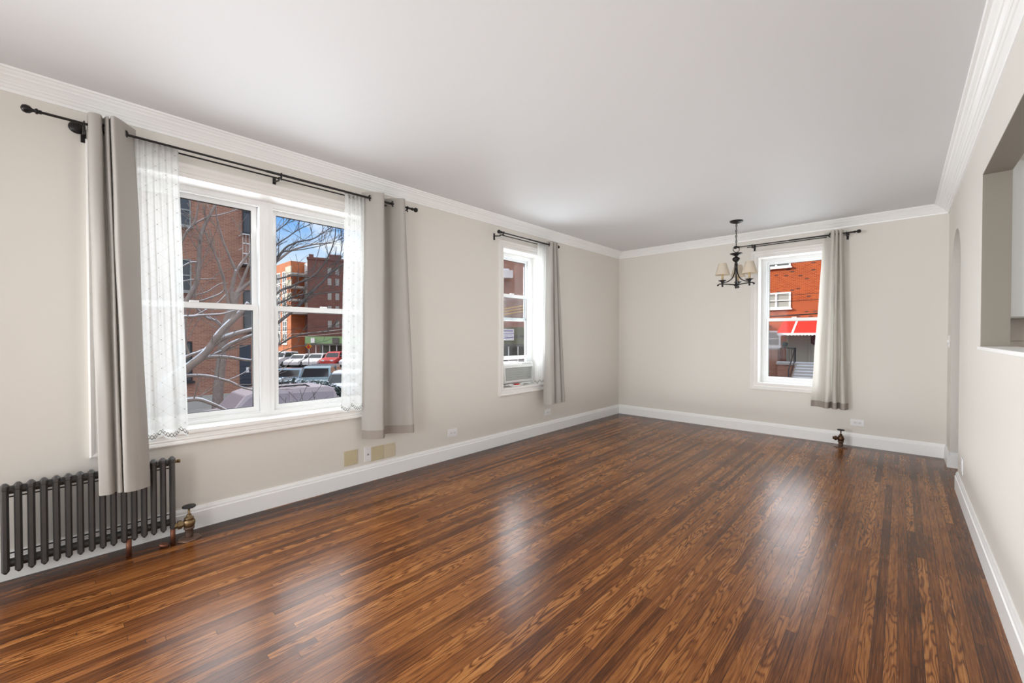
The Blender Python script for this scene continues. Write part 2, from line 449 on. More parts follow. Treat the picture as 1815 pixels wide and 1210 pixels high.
def wall_cells(name, axis, p0, p1, us, zs, holes, extra=None):
    mb = MB()
    for a, b in zip(us, us[1:]):
        for c, d in zip(zs, zs[1:]):
            um, zm = (a + b) / 2, (c + d) / 2
            if any(h[0] < um < h[1] and h[2] < zm < h[3] for h in holes): continue
            if axis == 'x': mb.box((p0, a, c), (p1, b, d))
            else: mb.box((a, p0, c), (b, p1, d))
    if extra: extra(mb)
    return struct(mb.build(name, 'wall_paint'))
wall_cells('wall_left', 'x', XL, XL - .3, [YR - .2, W1[0], W1[1], W2[0], W2[1], YB], [0, SILL, HEAD, ZC],
           [(*W1, SILL, HEAD), (*W2, SILL, HEAD)])
wall_cells('wall_back', 'y', YB, YB + .3, [XL - .3, W3[0], W3[1], XK], [0, SILL, HEAD, ZC], [(*W3, SILL, HEAD)])
PT = (1.45, 3.77, 1.185, 2.22)      # kitchen pass-through
AR = (4.965, 5.745, 1.86, 2.19)     # arched doorway: sides, spring line, crown
WT = .118
def arch_head(mb):
    n = 24; yc, h = (AR[0] + AR[1]) / 2, (AR[1] - AR[0]) / 2
    for k in range(n):
        a0, a1 = PI * k / n, PI * (k + 1) / n
        y0, y1 = yc - h * math.cos(a0), yc - h * math.cos(a1)
        z0, z1 = AR[2] + (AR[3] - AR[2]) * math.sin(a0), AR[2] + (AR[3] - AR[2]) * math.sin(a1)
        mb.prism([(y0, z0), (y1, z1), (y1, ZC), (y0, ZC)], XR, XR + WT, 'x')
wall_cells('wall_right', 'x', XR, XR + WT, [YR - .2, PT[0], PT[1], AR[0], AR[1], YB], [0, PT[2], AR[2], PT[3], ZC],
           [(*PT,), (AR[0], AR[1], -1, 9)], arch_head)
struct(MB().box((XL - .3, YR - .2, 0), (XK, YR, ZC)).build('wall_rear', 'wall_paint'))
struct(MB().box((XK, YR - .2, 0), (XK + .2, YB + .3, ZC)).build('wall_kitchen_side', 'wall_paint'))
struct(MB().box((XR + WT, 4.22, 0), (XK, 4.34, ZC)).build('wall_kitchen_back', 'wall_paint'))

# tan paint on the sides and head of the pass-through, as in the kitchen
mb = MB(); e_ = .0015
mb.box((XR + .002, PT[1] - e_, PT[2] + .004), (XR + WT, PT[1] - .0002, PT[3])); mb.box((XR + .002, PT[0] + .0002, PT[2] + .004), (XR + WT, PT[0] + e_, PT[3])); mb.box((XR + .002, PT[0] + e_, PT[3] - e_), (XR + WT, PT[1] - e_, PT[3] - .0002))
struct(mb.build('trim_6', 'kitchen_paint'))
# mouldings --------------------------------------------------------
CROWN = [(0, -.092), (.012, -.092), (.014, -.078), (.022, -.074), (.030, -.062), (.036, -.060), (.042, -.050), (.046, -.049),
         (.052, -.042), (.064, -.034), (.070, -.032), (.074, -.024), (.088, -.018), (.094, -.010), (.108, -.009), (.112, 0.0)]
BASE = [(0, .143), (.007, .143), (.009, .135), (.012, .126), (.013, .112), (.018, .108), (.018, 0.0)]
def sweep(name, prof, fn, mat):
    loops = [[fn(d, z, e) for d, z in prof] for e in (0, 1)]
    mb = MB(); n = len(prof)
    mb.add(loops[0] + loops[1], [(i, i + 1, n + i + 1, n + i) for i in range(n - 1)])
    return struct(mb.build(name, mat))
cz = ZC
sweep('trim_1', CROWN, lambda d, z, e: (XL + d, YB - d if e else YR, cz + z), 'trim_paint')
sweep('trim_2', CROWN, lambda d, z, e: (XR - d if e else XL + d, YB - d, cz + z), 'trim_paint')
sweep('trim_3', CROWN, lambda d, z, e: (XR - d, YB - d if e else YR, cz + z), 'trim_paint')
sweep('baseboard_left', BASE, lambda d, z, e: (XL + d, YB - d if e else YR, z), 'trim_paint')
sweep('baseboard_back', BASE, lambda d, z, e: (XR - d if e else XL + d, YB - d, z), 'trim_paint')
sweep('baseboard_right', BASE, lambda d, z, e: (XR - d, (AR[0] - .002) if e else YR, z), 'trim_paint')
mb = MB()
mb.prism([(XR - .0, 0), (XR - .018, 0), (XR - .018, .108), (XR - .012, .126), (XR - .007, .143), (XR, .143)], AR[1] - .018, YB - .018, 'y')
mb.prism([(AR[1], 0), (AR[1] - .018, 0), (AR[1] - .018, .108), (AR[1] - .012, .126), (AR[1] - .007, .143), (AR[1], .143)], XR, XR + WT, 'x')
struct(mb.build('baseboard_arch', 'trim_paint'))
struct(MB().rbox((XR - .012, PT[0] - .02, PT[2] - .016), (XR + WT + .03, PT[1] - .001, PT[2] + .004), .003).build('trim_4', 'trim_paint'))

# windows ----------------------------------------------------------
CASING = [(0, 0), (0, .026), (.008, .030), (.020, .026), (.026, .020), (.034, .021), (.040, .015), (.056, .013), (.064, .016), (.074, .014), (.080, .010), (.080, 0)]
def window(name, u0, u1, P, mull=False, raised=0.0):
    """P(u, depth, z): depth is positive into the room, negative outward."""
    root = sroot(name, P((u0 + u1) / 2, 0, SILL))
    o = .078
    def ring(w, d): return [P(u0 - o + w, d, SILL - o + w), P(u1 + o - w, d, SILL - o + w), P(u1 + o - w, d, HEAD + o - w), P(u0 - o + w, d, HEAD + o - w)]
    mb = MB()
    rs = [ring(w, d) for w, d in CASING]
    for a, b in zip(rs, rs[1:]):
        mb.add(a + b, [(i, (i + 1) % 4, 4 + (i + 1) % 4, 4 + i) for i in range(4)])
    mb.build('casing', 'casing_paint', root)
    def bx(m, a, b, d0, d1, z0, z1): m.box(P(a, d0, z0), P(b, d1, z1))
    def fr(m, a, b, z0, z1, w, d0, d1, wb=None, wt=None):
        wb = wb or w; wt = wt or w
        bx(m, a, a + w, d0, d1, z0, z1); bx(m, b - w, b, d0, d1, z0, z1); bx(m, a + w, b - w, d0, d1, z0, z0 + wb); bx(m, a + w, b - w, d0, d1, z1 - wt, z1)
    mb = MB(); fr(mb, u0, u1, SILL, HEAD, .008, .008, -.20)
    mb.build('reveal_lining', 'casing_paint', root)
    i0, i1, zb, zt = u0 + .008, u1 - .008, SILL + .008, HEAD - .008
    mb = MB(); fr(mb, i0, i1, zb, zt, .040, -.165, -.27, .028, .030)
    fr(mb, i0 + .040, i1 - .040, zb + .028, zt - .03, .014, -.178, -.192, .010, .012)
    lights = [(i0 + .040, i1 - .040)]
    if mull:
        c = (u0 + u1) / 2
        bx(mb, c - .046, c + .046, -.165, -.27, zb + .028, zt - .03); bx(mb, c - .016, c + .016, -.160, -.168, zb + .028, zt - .03)
        lights = [(i0 + .040, c - .046), (c + .046, i1 - .040)]
    mb.build('frame', 'vinyl', root)
    zm = 1.462
    for a, b in lights:
        for nm, z0, z1, d0, d1 in (('upper_sash', zm - .02, zt - .03, -.222, -.25), ('lower_sash', zb + .028 + raised, zm + .022 + raised, -.190, -.218)):
            wb = .045 if nm == 'lower_sash' else .040
            wt = .040
            s = MB(); fr(s, a + .003, b - .003, z0, z1, .036, d0, d1, wb, wt)
            so = s.build(nm, 'vinyl', root)
            s = MB(); fr(s, a + .039, b - .039, z0 + wb, z1 - wt, .004, (d0 + d1) / 2 + .006, (d0 + d1) / 2 - .006); s.build('gasket', 'weatherstrip', so)
            dm = (d0 + d1) / 2
            s = MB(); bx(s, a + .039, b - .039, dm - .002, dm + .002, z0 + wb, z1 - wt); s.build('pane', 'window_glass', so)
            if nm == 'lower_sash':
                s = MB(); cu = (a + b) / 2; s.rbox(P(cu - .025, d0 + .006, z1 - .002), P(cu + .025, d0 - .024, z1 + .012), .003); s.build('sash_lock', 'vinyl', so)
    return root
PL = lambda u, d, z: (XL + d, u, z)
PB = lambda u, d, z: (u, YB - d, z)
window('window_1', *W1, PL, True)
window('window_2', *W2, PL, False, .285)
window('window_3', *W3, PB)

# ------------------------------------------------------------------ curtains
def catmull(pts, n):
    pts = [Vector(p) for p in pts]; P = [pts[0]] + pts + [pts[-1]]
    dense = []
    for i in range(1, len(P) - 2):
        for k in range(24):
            t = k / 24
            p0, p1, p2, p3 = P[i - 1], P[i], P[i + 1], P[i + 2]
            dense.append(.5 * ((2 * p1) + (-p0 + p2) * t + (2 * p0 - 5 * p1 + 4 * p2 - p3) * t * t + (-p0 + 3 * p1 - 3 * p2 + p3) * t ** 3))
    dense.append(P[-2])
    L = [0]
    for a, b in zip(dense, dense[1:]): L.append(L[-1] + (b - a).length)
    out = []; k = 0
    for i in range(n):
        s = L[-1] * i / (n - 1)
        while k < len(L) - 2 and L[k + 1] < s: k += 1
        f = (s - L[k]) / max(1e-9, L[k + 1] - L[k]); out.append(dense[k].lerp(dense[k + 1], min(1, max(0, f))))
    return out, L[-1]
def sheet(top, bot, zt, zb, n=110, m=50, ease=1.0, scallop=None, wob=.004, seed=0, zr=(0, 1), mid=None):
    A, LA = catmull(top, n); B, LB = catmull(bot, n)
    M = catmull(mid, n)[0] if mid else None
    mb = MB(); vs = []; uv = []
    for j in range(m + 1):
        q = zr[0] + (zr[1] - zr[0]) * j / m
        for i in range(n):
            e = q ** ease
            if M: p = A[i].lerp(M[i], min(1, e * 2)) if e < .5 else M[i].lerp(B[i], e * 2 - 1)
            else: p = A[i].lerp(B[i], e)
            u = LB * i / (n - 1)
            zz = zb
            if scallop: zz = zb + .022 * (1 - abs(math.sin(u * PI / scallop)))
            z = zt + (zz - zt) * q
            w = noise.noise(Vector((i * .09 + seed, z * 2.2, seed * 3.1))) * wob * min(1, q * 3)
            w2 = noise.noise(Vector((i * .07 + seed + 40, z * 1.7, seed * 1.7))) * wob * min(1, q * 3)
            vs.append((p.x + w, p.y + w2, z)); uv.append((u, (z - zb)))
    fs = [(j * n + i, j * n + i + 1, (j + 1) * n + i + 1, (j + 1) * n + i) for j in range(m) for i in range(n - 1)]
    mb.add(vs, fs, True); mb.uv = uv
    return mb
def thicken(o, t=.0022):
    md = o.modifiers.new('thickness', 'SOLIDIFY'); md.thickness = t; md.offset = 0; md.use_rim = False
    return o
def drape(label, top, bot, zt, zb, mat, rods, ax, hem='drape_hem', seed=0, mid=None, group='grey eyelet drapes'):
    loc = (sum(p[0] for p in bot) / len(bot), sum(p[1] for p in bot) / len(bot), zb)
    root = thing('drape', loc, label, 'curtain', group)
    thicken(sheet(top, bot, zt, zb, seed=seed, zr=(0, .965), mid=mid, wob=.007).build('cloth', mat, root, fixn=False))
    thicken(sheet(top, bot, zt, zb, seed=seed, zr=(.965, 1), m=3, mid=mid, wob=.007).build('hem', hem, root, fixn=False), .0024 if hem == 'drape' else .005)
    for c, a in rods:
        MB().torus(c, .021, .0055, a, 22, 8).build('grommet', 'rod_metal', root)
    return root
def sheer(label, top, bot, zt, zb, seed=0):
    loc = (sum(p[0] for p in bot) / len(bot), sum(p[1] for p in bot) / len(bot), zb)
    mb = sheet(top, bot, zt, zb, n=150, m=60, scallop=.105, seed=seed, wob=.006)
    root = thing('sheer_curtain', loc, label, 'curtain', 'white embroidered sheers')
    mb.build('cloth', 'sheer', root, fixn=False)
    # gathered rod pocket along the top
    a = [Vector((-3.2395 + (.0022 if k % 2 else -.0018), p[1], 0)) for k, p in enumerate(top)]
    sheet(a, a, zt + .006, zt - .040, n=150, m=3, wob=.0008, seed=seed).build('rod_pocket', 'sheer', root, fixn=False)
    return root
def zig(p0, p1, n, amp, seed, perp):
    """a gathered line between two plan points"""
    rnd = random.Random(seed); p0 = Vector((*p0, 0)); p1 = Vector((*p1, 0)); d = Vector((*perp, 0)); out = []
    for i in range(n + 1):
        out.append(p0.lerp(p1, min(1, max(0, (i + rnd.uniform(-.2, .2) * (0 < i < n)) / n))) + d * amp * (1 if i % 2 else -1) * rnd.uniform(.6, 1.1))
    return out
RZ = 2.385
V0 = lambda *ps: [(a, b, 0) for a, b in ps]
drape('long grey drape at the left of the double window, hanging over the radiator',
      V0((-3.25, .088), (-3.175, .094), (-3.165, .135), (-3.215, .148), (-3.17, .158), (-3.165, .168), (-3.21, .172), (-3.135, .182), (-3.16, .215), (-3.225, .262), (-3.255, .285)),
      V0((-3.17, .115), (-3.135, .118), (-3.125, .155), (-3.155, .178), (-3.128, .184), (-3.125, .200), (-3.150, .208), (-3.105, .216), (-3.10, .255), (-3.125, .300), (-3.15, .318)),
      2.445, .392, 'drape', [((-3.2, .232, RZ), (-.55, .84, 0)), ((-3.2, .148, RZ), (.3, .95, 0))], 1, hem='drape', seed=2)
drape('long grey drape at the right of the double window, with a dark folded hem',
      V0((-3.262, 1.672), (-3.2, 1.715), (-3.145, 1.785), (-3.15, 1.815), (-3.23, 1.845), (-3.262, 1.875), (-3.23, 1.905), (-3.2, 1.925), (-3.14, 1.985), (-3.16, 2.018), (-3.24, 2.035)),
      V0((-3.265, 1.665), (-3.2, 1.70), (-3.14, 1.775), (-3.14, 1.80), (-3.21, 1.84), (-3.265, 1.875), (-3.255, 1.925), (-3.21, 1.98), (-3.145, 2.06), (-3.15, 2.10), (-3.23, 2.12)),
      2.435, .400, 'drape', [((-3.2, 1.715, RZ), (-.75, -.66, 0)), ((-3.2, 1.925, RZ), (-.75, -.66, 0))], 1, seed=5)
drape('narrow grey drape bunched at the right of the window with the air conditioner',
      V0((-3.235, 4.085), (-3.165, 4.10), (-3.16, 4.125), (-3.225, 4.145), (-3.165, 4.16), (-3.16, 4.185), (-3.225, 4.205), (-3.17, 4.222), (-3.175, 4.245)),
      V0((-3.24, 4.045), (-3.15, 4.07), (-3.14, 4.14), (-3.225, 4.175), (-3.15, 4.21), (-3.14, 4.27), (-3.225, 4.305), (-3.15, 4.335), (-3.16, 4.39)),
      2.425, .405, 'drape', [((-3.2, 4.093, RZ), (-.4, -.9, 0))], 1, hem='drape', seed=8)
drape('pale drape at the single window beyond the chandelier, glowing with daylight',
      V0((-.672, 6.055), (-.645, 6.05), (-.60, 6.0), (-.585, 5.96), (-.563, 5.955), (-.556, 6.03), (-.552, 6.03), (-.548, 5.955), (-.53, 5.952), (-.524, 6.03), (-.52, 6.03), (-.515, 5.955), (-.497, 5.955), (-.487, 6.04)),
      V0((-.775, 6.03), (-.72, 6.055), (-.655, 6.0), (-.63, 5.955), (-.605, 5.96), (-.595, 6.03), (-.575, 6.04), (-.56, 5.96), (-.53, 5.955), (-.522, 6.03), (-.50, 6.04), (-.485, 5.96), (-.455, 5.955), (-.43, 6.04)),
      2.455, .42, 'drape_light', [((-.60, 6.0, 2.41), (.6, .8, 0))], 0, seed=11)

sheer('white sheer with diamond embroidery beside the drape over the radiator', zig((-3.233, .275), (-3.233, .478), 14, .010, 3, (1, 0)), zig((-3.245, .300), (-3.235, .515), 5, .016, 4, (1, 0)), 2.40, .628, 1)
sheer('white sheer with diamond embroidery in front of the parked cars view', zig((-3.233, 1.522), (-3.233, 1.725), 12, .010, 5, (1, 0)), zig((-3.25, 1.490), (-3.25, 1.735), 5, .014, 6, (1, 0)), 2.385, .640, 2)
sheer('white sheer gathered at the right of the air conditioner window', zig((-3.233, 3.925), (-3.233, 4.10), 12, .010, 7, (1, 0)), zig((-3.25, 3.895), (-3.25, 4.10), 6, .014, 8, (1, 0)), 2.39, .66, 3)

# curtain rods -----------------------------------------------------
def rod(label, P, u0, u1, z, brackets, sheer_span, ends=(True, True), D=.15, D2=.10):
    root = thing('curtain_rod', P((u0 + u1) / 2, 0, z), label, 'curtain rod', 'black double curtain rods')
    um = u0 + (u1 - u0) * .47
    mb = MB().tube([P(u0, D, z), P(um, D, z)], .0068, 12); mb.tube([P(um, D, z), P(u1, D, z)], .0088, 12)
    mb.build('main_rod', 'rod_metal', root)
    mb = MB().tube([P(sheer_span[0], D2, z - .012), P(sheer_span[1], D2, z - .012)], .0055, 10)
    mb.build('sheer_rod', 'rod_metal', root)
    ax = Vector(P(1, 0, 0)) - Vector(P(0, 0, 0))
    prof = [(.0, 0), (.010, 0), (.010, .012), (.014, .014), (.014, .020), (.008, .024), (.008, .030), (.018, .040), (.021, .052), (.017, .064), (.006, .070), (0, .071)]
    for e, u in ((-1, u0), (1, u1)):
        MB().lathe(P(u, D, z), prof, 16, ax * e).build('finial', 'rod_metal', root)
    for u in brackets:
        mb = MB(); nrm = (Vector(P(0, 1, 0)) - Vector(P(0, 0, 0)))
        mb.rbox(P(u - .011, 0.0005, z - .055), P(u + .011, .006, z + .02), .002)
        mb.tube([P(u, .004, z - .01), P(u, D2 - .01, z - .024), P(u, D2, z - .022), P(u, D2 + .012, z - .018), P(u, D, z - .014)], .006, 8)
        mb.torus(P(u, D, z), .0125, .0035, ax, 16, 6); mb.torus(P(u, D2, z - .012), .0095, .003, ax, 14, 6)
        mb.tube([P(u, D, z - .012), P(u, D, z - .03)], .004, 8); mb.sphere(P(u, D, z - .032), .006, 8, 6)
        mb.build('bracket', 'rod_metal', root)
    return root
r1 = rod('long black double rod above the double window', PL, -.075, 2.105, RZ, (.075, 1.045, 2.07), (.09, 2.08))
MB().lathe(PL(.05, .001, RZ + .02), [(0, 0), (.032, 0), (.034, .004), (.026, .012), (.012, .016), (0, .017)], 20, (1, 0, 0)).build('wall_rosette', 'rod_metal', r1)
rod('short black double rod above the air conditioner window', PL, 3.27, 4.235, RZ, (3.29, 4.215), (3.30, 4.20))
rod('black double rod above the back window, behind the chandelier', PB, -1.545, -.40, 2.412, (-1.40, -.455), (-1.47, -.43), D=.13, D2=.085)

# ------------------------------------------------------------------ radiator
rad = thing('radiator', (-3.24, .1, 0), 'dark grey cast-iron radiator against the wall under the grey drape', 'radiator')
def section_mesh(y):
    mb = MB(); h = .0135
    def col(xc, hx, z0, z1):
        def lp(z, k): return [(xc - hx * k, y - h * .45 * k, z), (xc - hx * .45 * k, y - h * k, z), (xc + hx * .45 * k, y - h * k, z), (xc + hx * k, y - h * .45 * k, z), (xc + hx * k, y + h * .45 * k, z), (xc + hx * .45 * k, y + h * k, z), (xc - hx * .45 * k, y + h * k, z), (xc - hx * k, y + h * .45 * k, z)]
        mb.loft([lp(z0, .35), lp(z0 + .014, 1), lp(z1 - .032, 1), lp(z1 - .028, 1.12), lp(z1 - .012, 1.12), lp(z1, .45)])
    col(-3.212, .024, .078, .524)
    for z0, z1 in ((.462, .506), (.098, .142)):
        mb.prism([(-3.258, z0 + .008), (-3.245, z0), (-3.215, z0), (-3.215, z1), (-3.245, z1), (-3.258, z1 - .008)], y - .011, y + .011, 'y')
    return mb
proto = None
for k in range(16):
    y = -.215 + .0429 * k
    if proto is None: proto = section_mesh(y).build('section', 'radiator_paint', rad)
    else:
        c = proto.copy(); COL.objects.link(c); c.parent = rad; c.location = (0, .0429 * k, 0)
y0, y1 = -.225, .438
MB().tube([(-3.238, y0, .484), (-3.238, y1, .484)], .021, 14).build('top_header', 'radiator_paint', rad)
MB().tube([(-3.238, y0, .120), (-3.238, y1, .120)], .021, 14).build('bottom_header', 'radiator_paint', rad)
mb = MB().tube([(-3.247, y0, .448), (-3.247, y1 - .01, .448)], .0035, 8); mb.tube([(-3.247, y0, .165), (-3.247, y1 - .01, .165)], .0035, 8); mb.build('tie_rod', 'rod_metal', rad)
for y in (.232, .428):
    tag(MB().lathe((-3.205, y, 0), [(0, 0), (.0125, 0), (.0125, .095), (0, .095)], 16).build('leg', 'copper', rad), 'copper pipe leg')
tag(MB().lathe((-3.238, .437, .484), [(.0, 0), (.015, 0), (.015, .008), (.009, .010), (.009, .022), (.011, .022), (.011, .034), (0, .034)], 8, (0, 1, 0)).build('plug', 'brass_aged', rad), 'brass end plug')

def valve(label, loc, side):
    x, y, z = loc
    root = thing('radiator_valve', loc, label, 'valve', 'old radiator valves')
    s = Vector(side)
    n = 20; r_ = [.058 + .006 * math.sin(k * 2.1) for k in range(n)]
    mb = MB(); mb.loft([[(x + r_[k] * q * math.cos(2 * PI * k / n), y + r_[k] * q * math.sin(2 * PI * k / n), zz) for k in range(n)] for q, zz in ((1, .0005), (1, .004), (.8, .009), (.4, .012))], smooth=True)
    mb.build('floor_plate', 'escutcheon', root)
    MB().lathe((x, y, .004), [(0, 0), (.021, 0), (.0215, .03), (.021, .056), (.027, .058), (.028, .068), (.024, .071), (0, .071)], 16).build('riser_pipe', 'pipe_rust', root)
    MB().lathe((x, y, .072), [(0, 0), (.021, 0), (.029, .012), (.032, .026), (.030, .042), (.022, .050), (.024, .051), (.024, .060), (.014, .062), (.013, .078), (.011, .08), (0, .08)], 18).build('valve_body', 'brass_aged', root)
    MB().lathe((x, y, .10), [(.018, .02), (.018, .036), (.026, .036), (.026, .056), (.018, .058), (.018, .072), (0, .072)], 6, s, smooth=False).build('union_nut', 'brass_aged', root)
    MB().lathe((x, y, .150), [(.006, 0), (.006, .04), (0, .04)], 10).build('stem', 'brass_aged', root)
    mb = MB().lathe((x, y, .188), [(0, 0), (.010, 0), (.028, .004), (.034, .006), (.036, .011), (.033, .016), (.022, .014), (.010, .018), (0, .018)], 22)
    tag(mb.build('hand_wheel', 'black_plastic', root), 'black round hand wheel')
    return root
valve('aged brass valve on the floor at the end of the dark radiator', (-3.205, .507, 0), (0, -1, 0))
v2 = valve('dark capped valve standing alone at the back wall under the outlet', (-.483, 5.93, 0), (-1, 0, 0))
for ch in v2.children:
    if ch.name.startswith(('valve_body', 'union', 'stem')): ch.data.materials[0] = MATS['bronze']
tag(MB().torus((-3.19, .385, .010), .017, .009, (0, .3, 1), 16, 8).build('pipe_escutcheon', 'copper'), 'small rusty pipe ring on the floor by the radiator leg', 'pipe ring')

# ------------------------------------------------------------------ wall plates and outlets
def outlet(label, P, u, z, w=.122, h=.076, vertical=False):
    root = thing('wall_outlet', P(u, 0, z), label, 'outlet', 'white wall outlets')
    a, b = (w / 2, h / 2) if not vertical else (h / 2, w / 2)
    MB().rbox(P(u - a, .0005, z - b), P(u + a, .007, z + b), .0025).build('plate', 'plate_white', root)
    for s in (-1, 1):
        du, dz = (s * .021, 0) if not vertical else (0, s * .021)
        rc = MB().rbox(P(u + du - .0165, .006, z + dz - .0165), P(u + du + .0165, .0095, z + dz + .0165), .002).build('receptacle', 'plate_white', root)
        mb = MB()
        for q in (-.0065, .0065):
            if vertical: mb.box(P(u + du + q - .0012, .009, z + dz - .002), P(u + du + q + .0012, .0099, z + dz + .008))
            else: mb.box(P(u + du - .008, .009, z + dz + q - .0012), P(u + du + .002, .0099, z + dz + q + .0012))
        mb.lathe(P(u + du + (.009 if not vertical else 0), .009, z + dz - (.009 if vertical else 0)), [(0, 0), (.003, 0), (.003, .0009), (0, .0009)], 8, Vector(P(0, 1, 0)) - Vector(P(0, 0, 0)))
        mb.build('slot', 'slot_dark', rc)
    return root
outlet('white outlet on the window wall between the two windows', PL, 2.69, .262)
outlet('white outlet below the drape of the air conditioner window', PL, 4.262, .262)
outlet('white outlet on the back wall above the capped valve', PB, -.354, .267)
PR = lambda u, d, z: (XR - d, u, z)
outlet('white outlet low on the right wall near the arch, seen edge-on', PR, 4.60, .27, vertical=True)
def plate(label, u, z, w, h, mat, jack=False, group='wall plates under the drape', name='blank_wall_plate'):
    root = thing(name, PL(u, 0, z), label, 'wall plate', group)
    MB().rbox(PL(u - w / 2, .0005, z - h / 2), PL(u + w / 2, .006, z + h / 2), .002).build('plate', mat, root)
    nx = (Vector((1, 0, 0)))
    sp = [(0, -h * .36), (0, h * .36)] if w < .09 else [(a * w * .28, b * h * .4) for a in (-1, 1) for b in (-1, 1)]
    for a, b in sp:
        MB().lathe(PL(u + a, .005, z + b), [(0, 0), (.0032, 0), (.0028, .0018), (0, .002)], 8, nx).build('screw', 'screw', root)
    if jack:
        MB().lathe(PL(u, .005, z), [(0, 0), (.008, 0), (.008, .002), (.0048, .002), (.0048, .010), (.002, .010), (.002, .004), (0, .004)], 12, nx).build('jack', 'steel', root)
    return root
plate('beige blank wall plate standing apart, left of the white cable plate', 1.612, .236, .117, .124, 'plate_beige')
plate('white cable jack plate between the beige blank plates', 1.762, .233, .062, .124, 'plate_white', True, name='cable_wall_plate')
plate('beige blank wall plate touching the white cable plate', 1.852, .226, .115, .124, 'plate_beige')
plate('paler blank wall plate at the right end of the row of plates', 1.972, .226, .112, .124, 'plate_cream')
sw = thing('light_switch', PR(5.93, 0, 1.20), 'white light switch on the right wall beyond the arch', 'switch')
MB().rbox(PR(5.93 - .037, .0005, 1.14), PR(5.93 + .037, .007, 1.26), .002).build('plate', 'plate_white', sw)
MB().rbox(PR(5.924, .006, 1.188), PR(5.936, .017, 1.212), .002).build('toggle', 'plate_white', sw)

# ------------------------------------------------------------------ air conditioner
ac = thing('air_conditioner', (-3.50, 3.795, .69), 'white window air conditioner held under the raised sash', 'air conditioner')
ay0, ay1, az0, az1, axf = 3.515, 4.045, .69, .925, -3.405
mb = MB(); mb.rbox((-3.80, ay0 + .012, az0 + .004), (axf - .045, ay1 - .012, az1 - .004), .004); mb.build('housing', 'ac_plastic', ac)
mb = MB()
prof = [(axf - .05, az0), (axf - .012, az0), (axf, az0 + .02), (axf, az1 - .055), (axf - .012, az1 - .02), (axf - .03, az1), (axf - .05, az1)]
q = 8
mb.prism(prof, ay0, ay0 + .020, 'y'); mb.prism(prof, ay1 - .020, ay1, 'y')
mb.prism([(axf - .05, az0), (axf - .012, az0), (axf, az0 + .02), (axf, az0 + .028), (axf - .05, az0 + .028)], ay0 + .02, ay1 - .02, 'y')
mb.prism([(axf - .05, az1 - .055), (axf, az1 - .055), (axf - .012, az1 - .02), (axf - .03, az1), (axf - .05, az1)], ay0 + .02, ay1 - .02, 'y')
mb.box((axf - .048, ay0 + .02, az0 + .02), (axf - .03, ay1 - .02, az1 - .05)); mb.build('front_panel', 'ac_plastic', ac)
g = MB()
for k in range(11):
    z = az0 + .034 + k * .0137
    g.prism([(axf - .030, z + .004), (axf - .004, z), (axf - .002, z + .002), (axf - .030, z + .0065)], ay0 + .02, ay1 - .02, 'y')
g.build('grille', 'ac_plastic', ac)
mb = MB().rbox((axf - .034, ay1 - .20, az1 - .012), (axf - .012, ay1 - .03, az1 - .004), .002); tag(mb.build('control_strip', 'cabinet_grey', ac), 'grey control strip')
for a, b in ((W2[0] + .05, ay0 + .012), (ay1 - .012, W2[1] - .05)):
    mb = MB(); n = 6
    for k in range(n):
        y = a + (b - a) * (k + .5) / n; d = (b - a) / n / 2
        mb.box((-3.545 + (.004 if k % 2 else 0), y - d, .675), (-3.535 + (.004 if k % 2 else 0), y + d, .97))
    mb.build('side_curtain', 'vinyl', ac)
tag(MB().rbox((-3.425, 3.690, SILL + .0085), (-3.385, 3.765, SILL + .034), .005).build('lighter_box', 'red_plastic'), 'small red box on the sill under the air conditioner', 'box')
pc = thing('power_cord', (-3.38, 3.75, SILL + .01), 'white power cord heaped on the sill under the air conditioner', 'cord')
def cord(pts): 
    P, _ = catmull(pts, 40); return MB().tube(P, .0055, 8)
zc_ = SILL + .0145
mb = cord([(-3.46, 3.55, zc_), (-3.385, 3.56, zc_ + .02), (-3.365, 3.62, zc_), (-3.375, 3.70, zc_), (-3.36, 3.76, zc_), (-3.40, 3.82, zc_ + .014), (-3.45, 3.80, zc_), (-3.40, 3.88, zc_ + .02), (-3.38, 3.94, zc_ + .012), (-3.43, 4.0, zc_)])
mb.build('cable', 'cord_white', pc)
cord([(-3.37, 3.50, zc_ + .02), (-3.375, 3.60, zc_ + .022), (-3.38, 3.66, zc_ + .006), (-3.37, 3.74, zc_ + .004), (-3.39, 3.79, zc_ + .018), (-3.42, 3.90, zc_ + .022)]).build('cable', 'cord_white', pc)
MB().rbox((-3.445, 3.80, SILL + .009), (-3.40, 3.85, SILL + .035), .005).build('plug', 'cord_white', pc)

# ------------------------------------------------------------------ chandelier
CH = Vector((-1.41, 5.335, 0)); cx, cy = CH.x, CH.y
ch = thing('chandelier', (cx, cy, ZC), 'black three-arm chandelier with cream shades hanging from the ceiling', 'chandelier')
MB().lathe((cx, cy, ZC - .034), [(0, 0), (.012, 0), (.045, .010), (.066, .022), (.072, .033), (.072, .034)], 24).build('canopy', 'rod_metal', ch)
z = ZC - .034
mb = MB(); k = 0
while z > 2.30:
    mb.torus((cx, cy, z - .019), .0135, .0032, (1, 0, 0) if k % 2 else (0, 1, 0), 12, 6, sx=1.0 if False else .62); z -= .031; k += 1
mb.tube([(cx + .003, cy, ZC - .03), (cx - .004, cy + .003, 2.45), (cx + .003, cy, 2.28)], .0022, 6)
mb.build('chain', 'rod_metal', ch)
MB().torus((cx, cy, 2.262), .036, .004, tuple(_f), 20, 8).build('ring', 'rod_metal', ch)
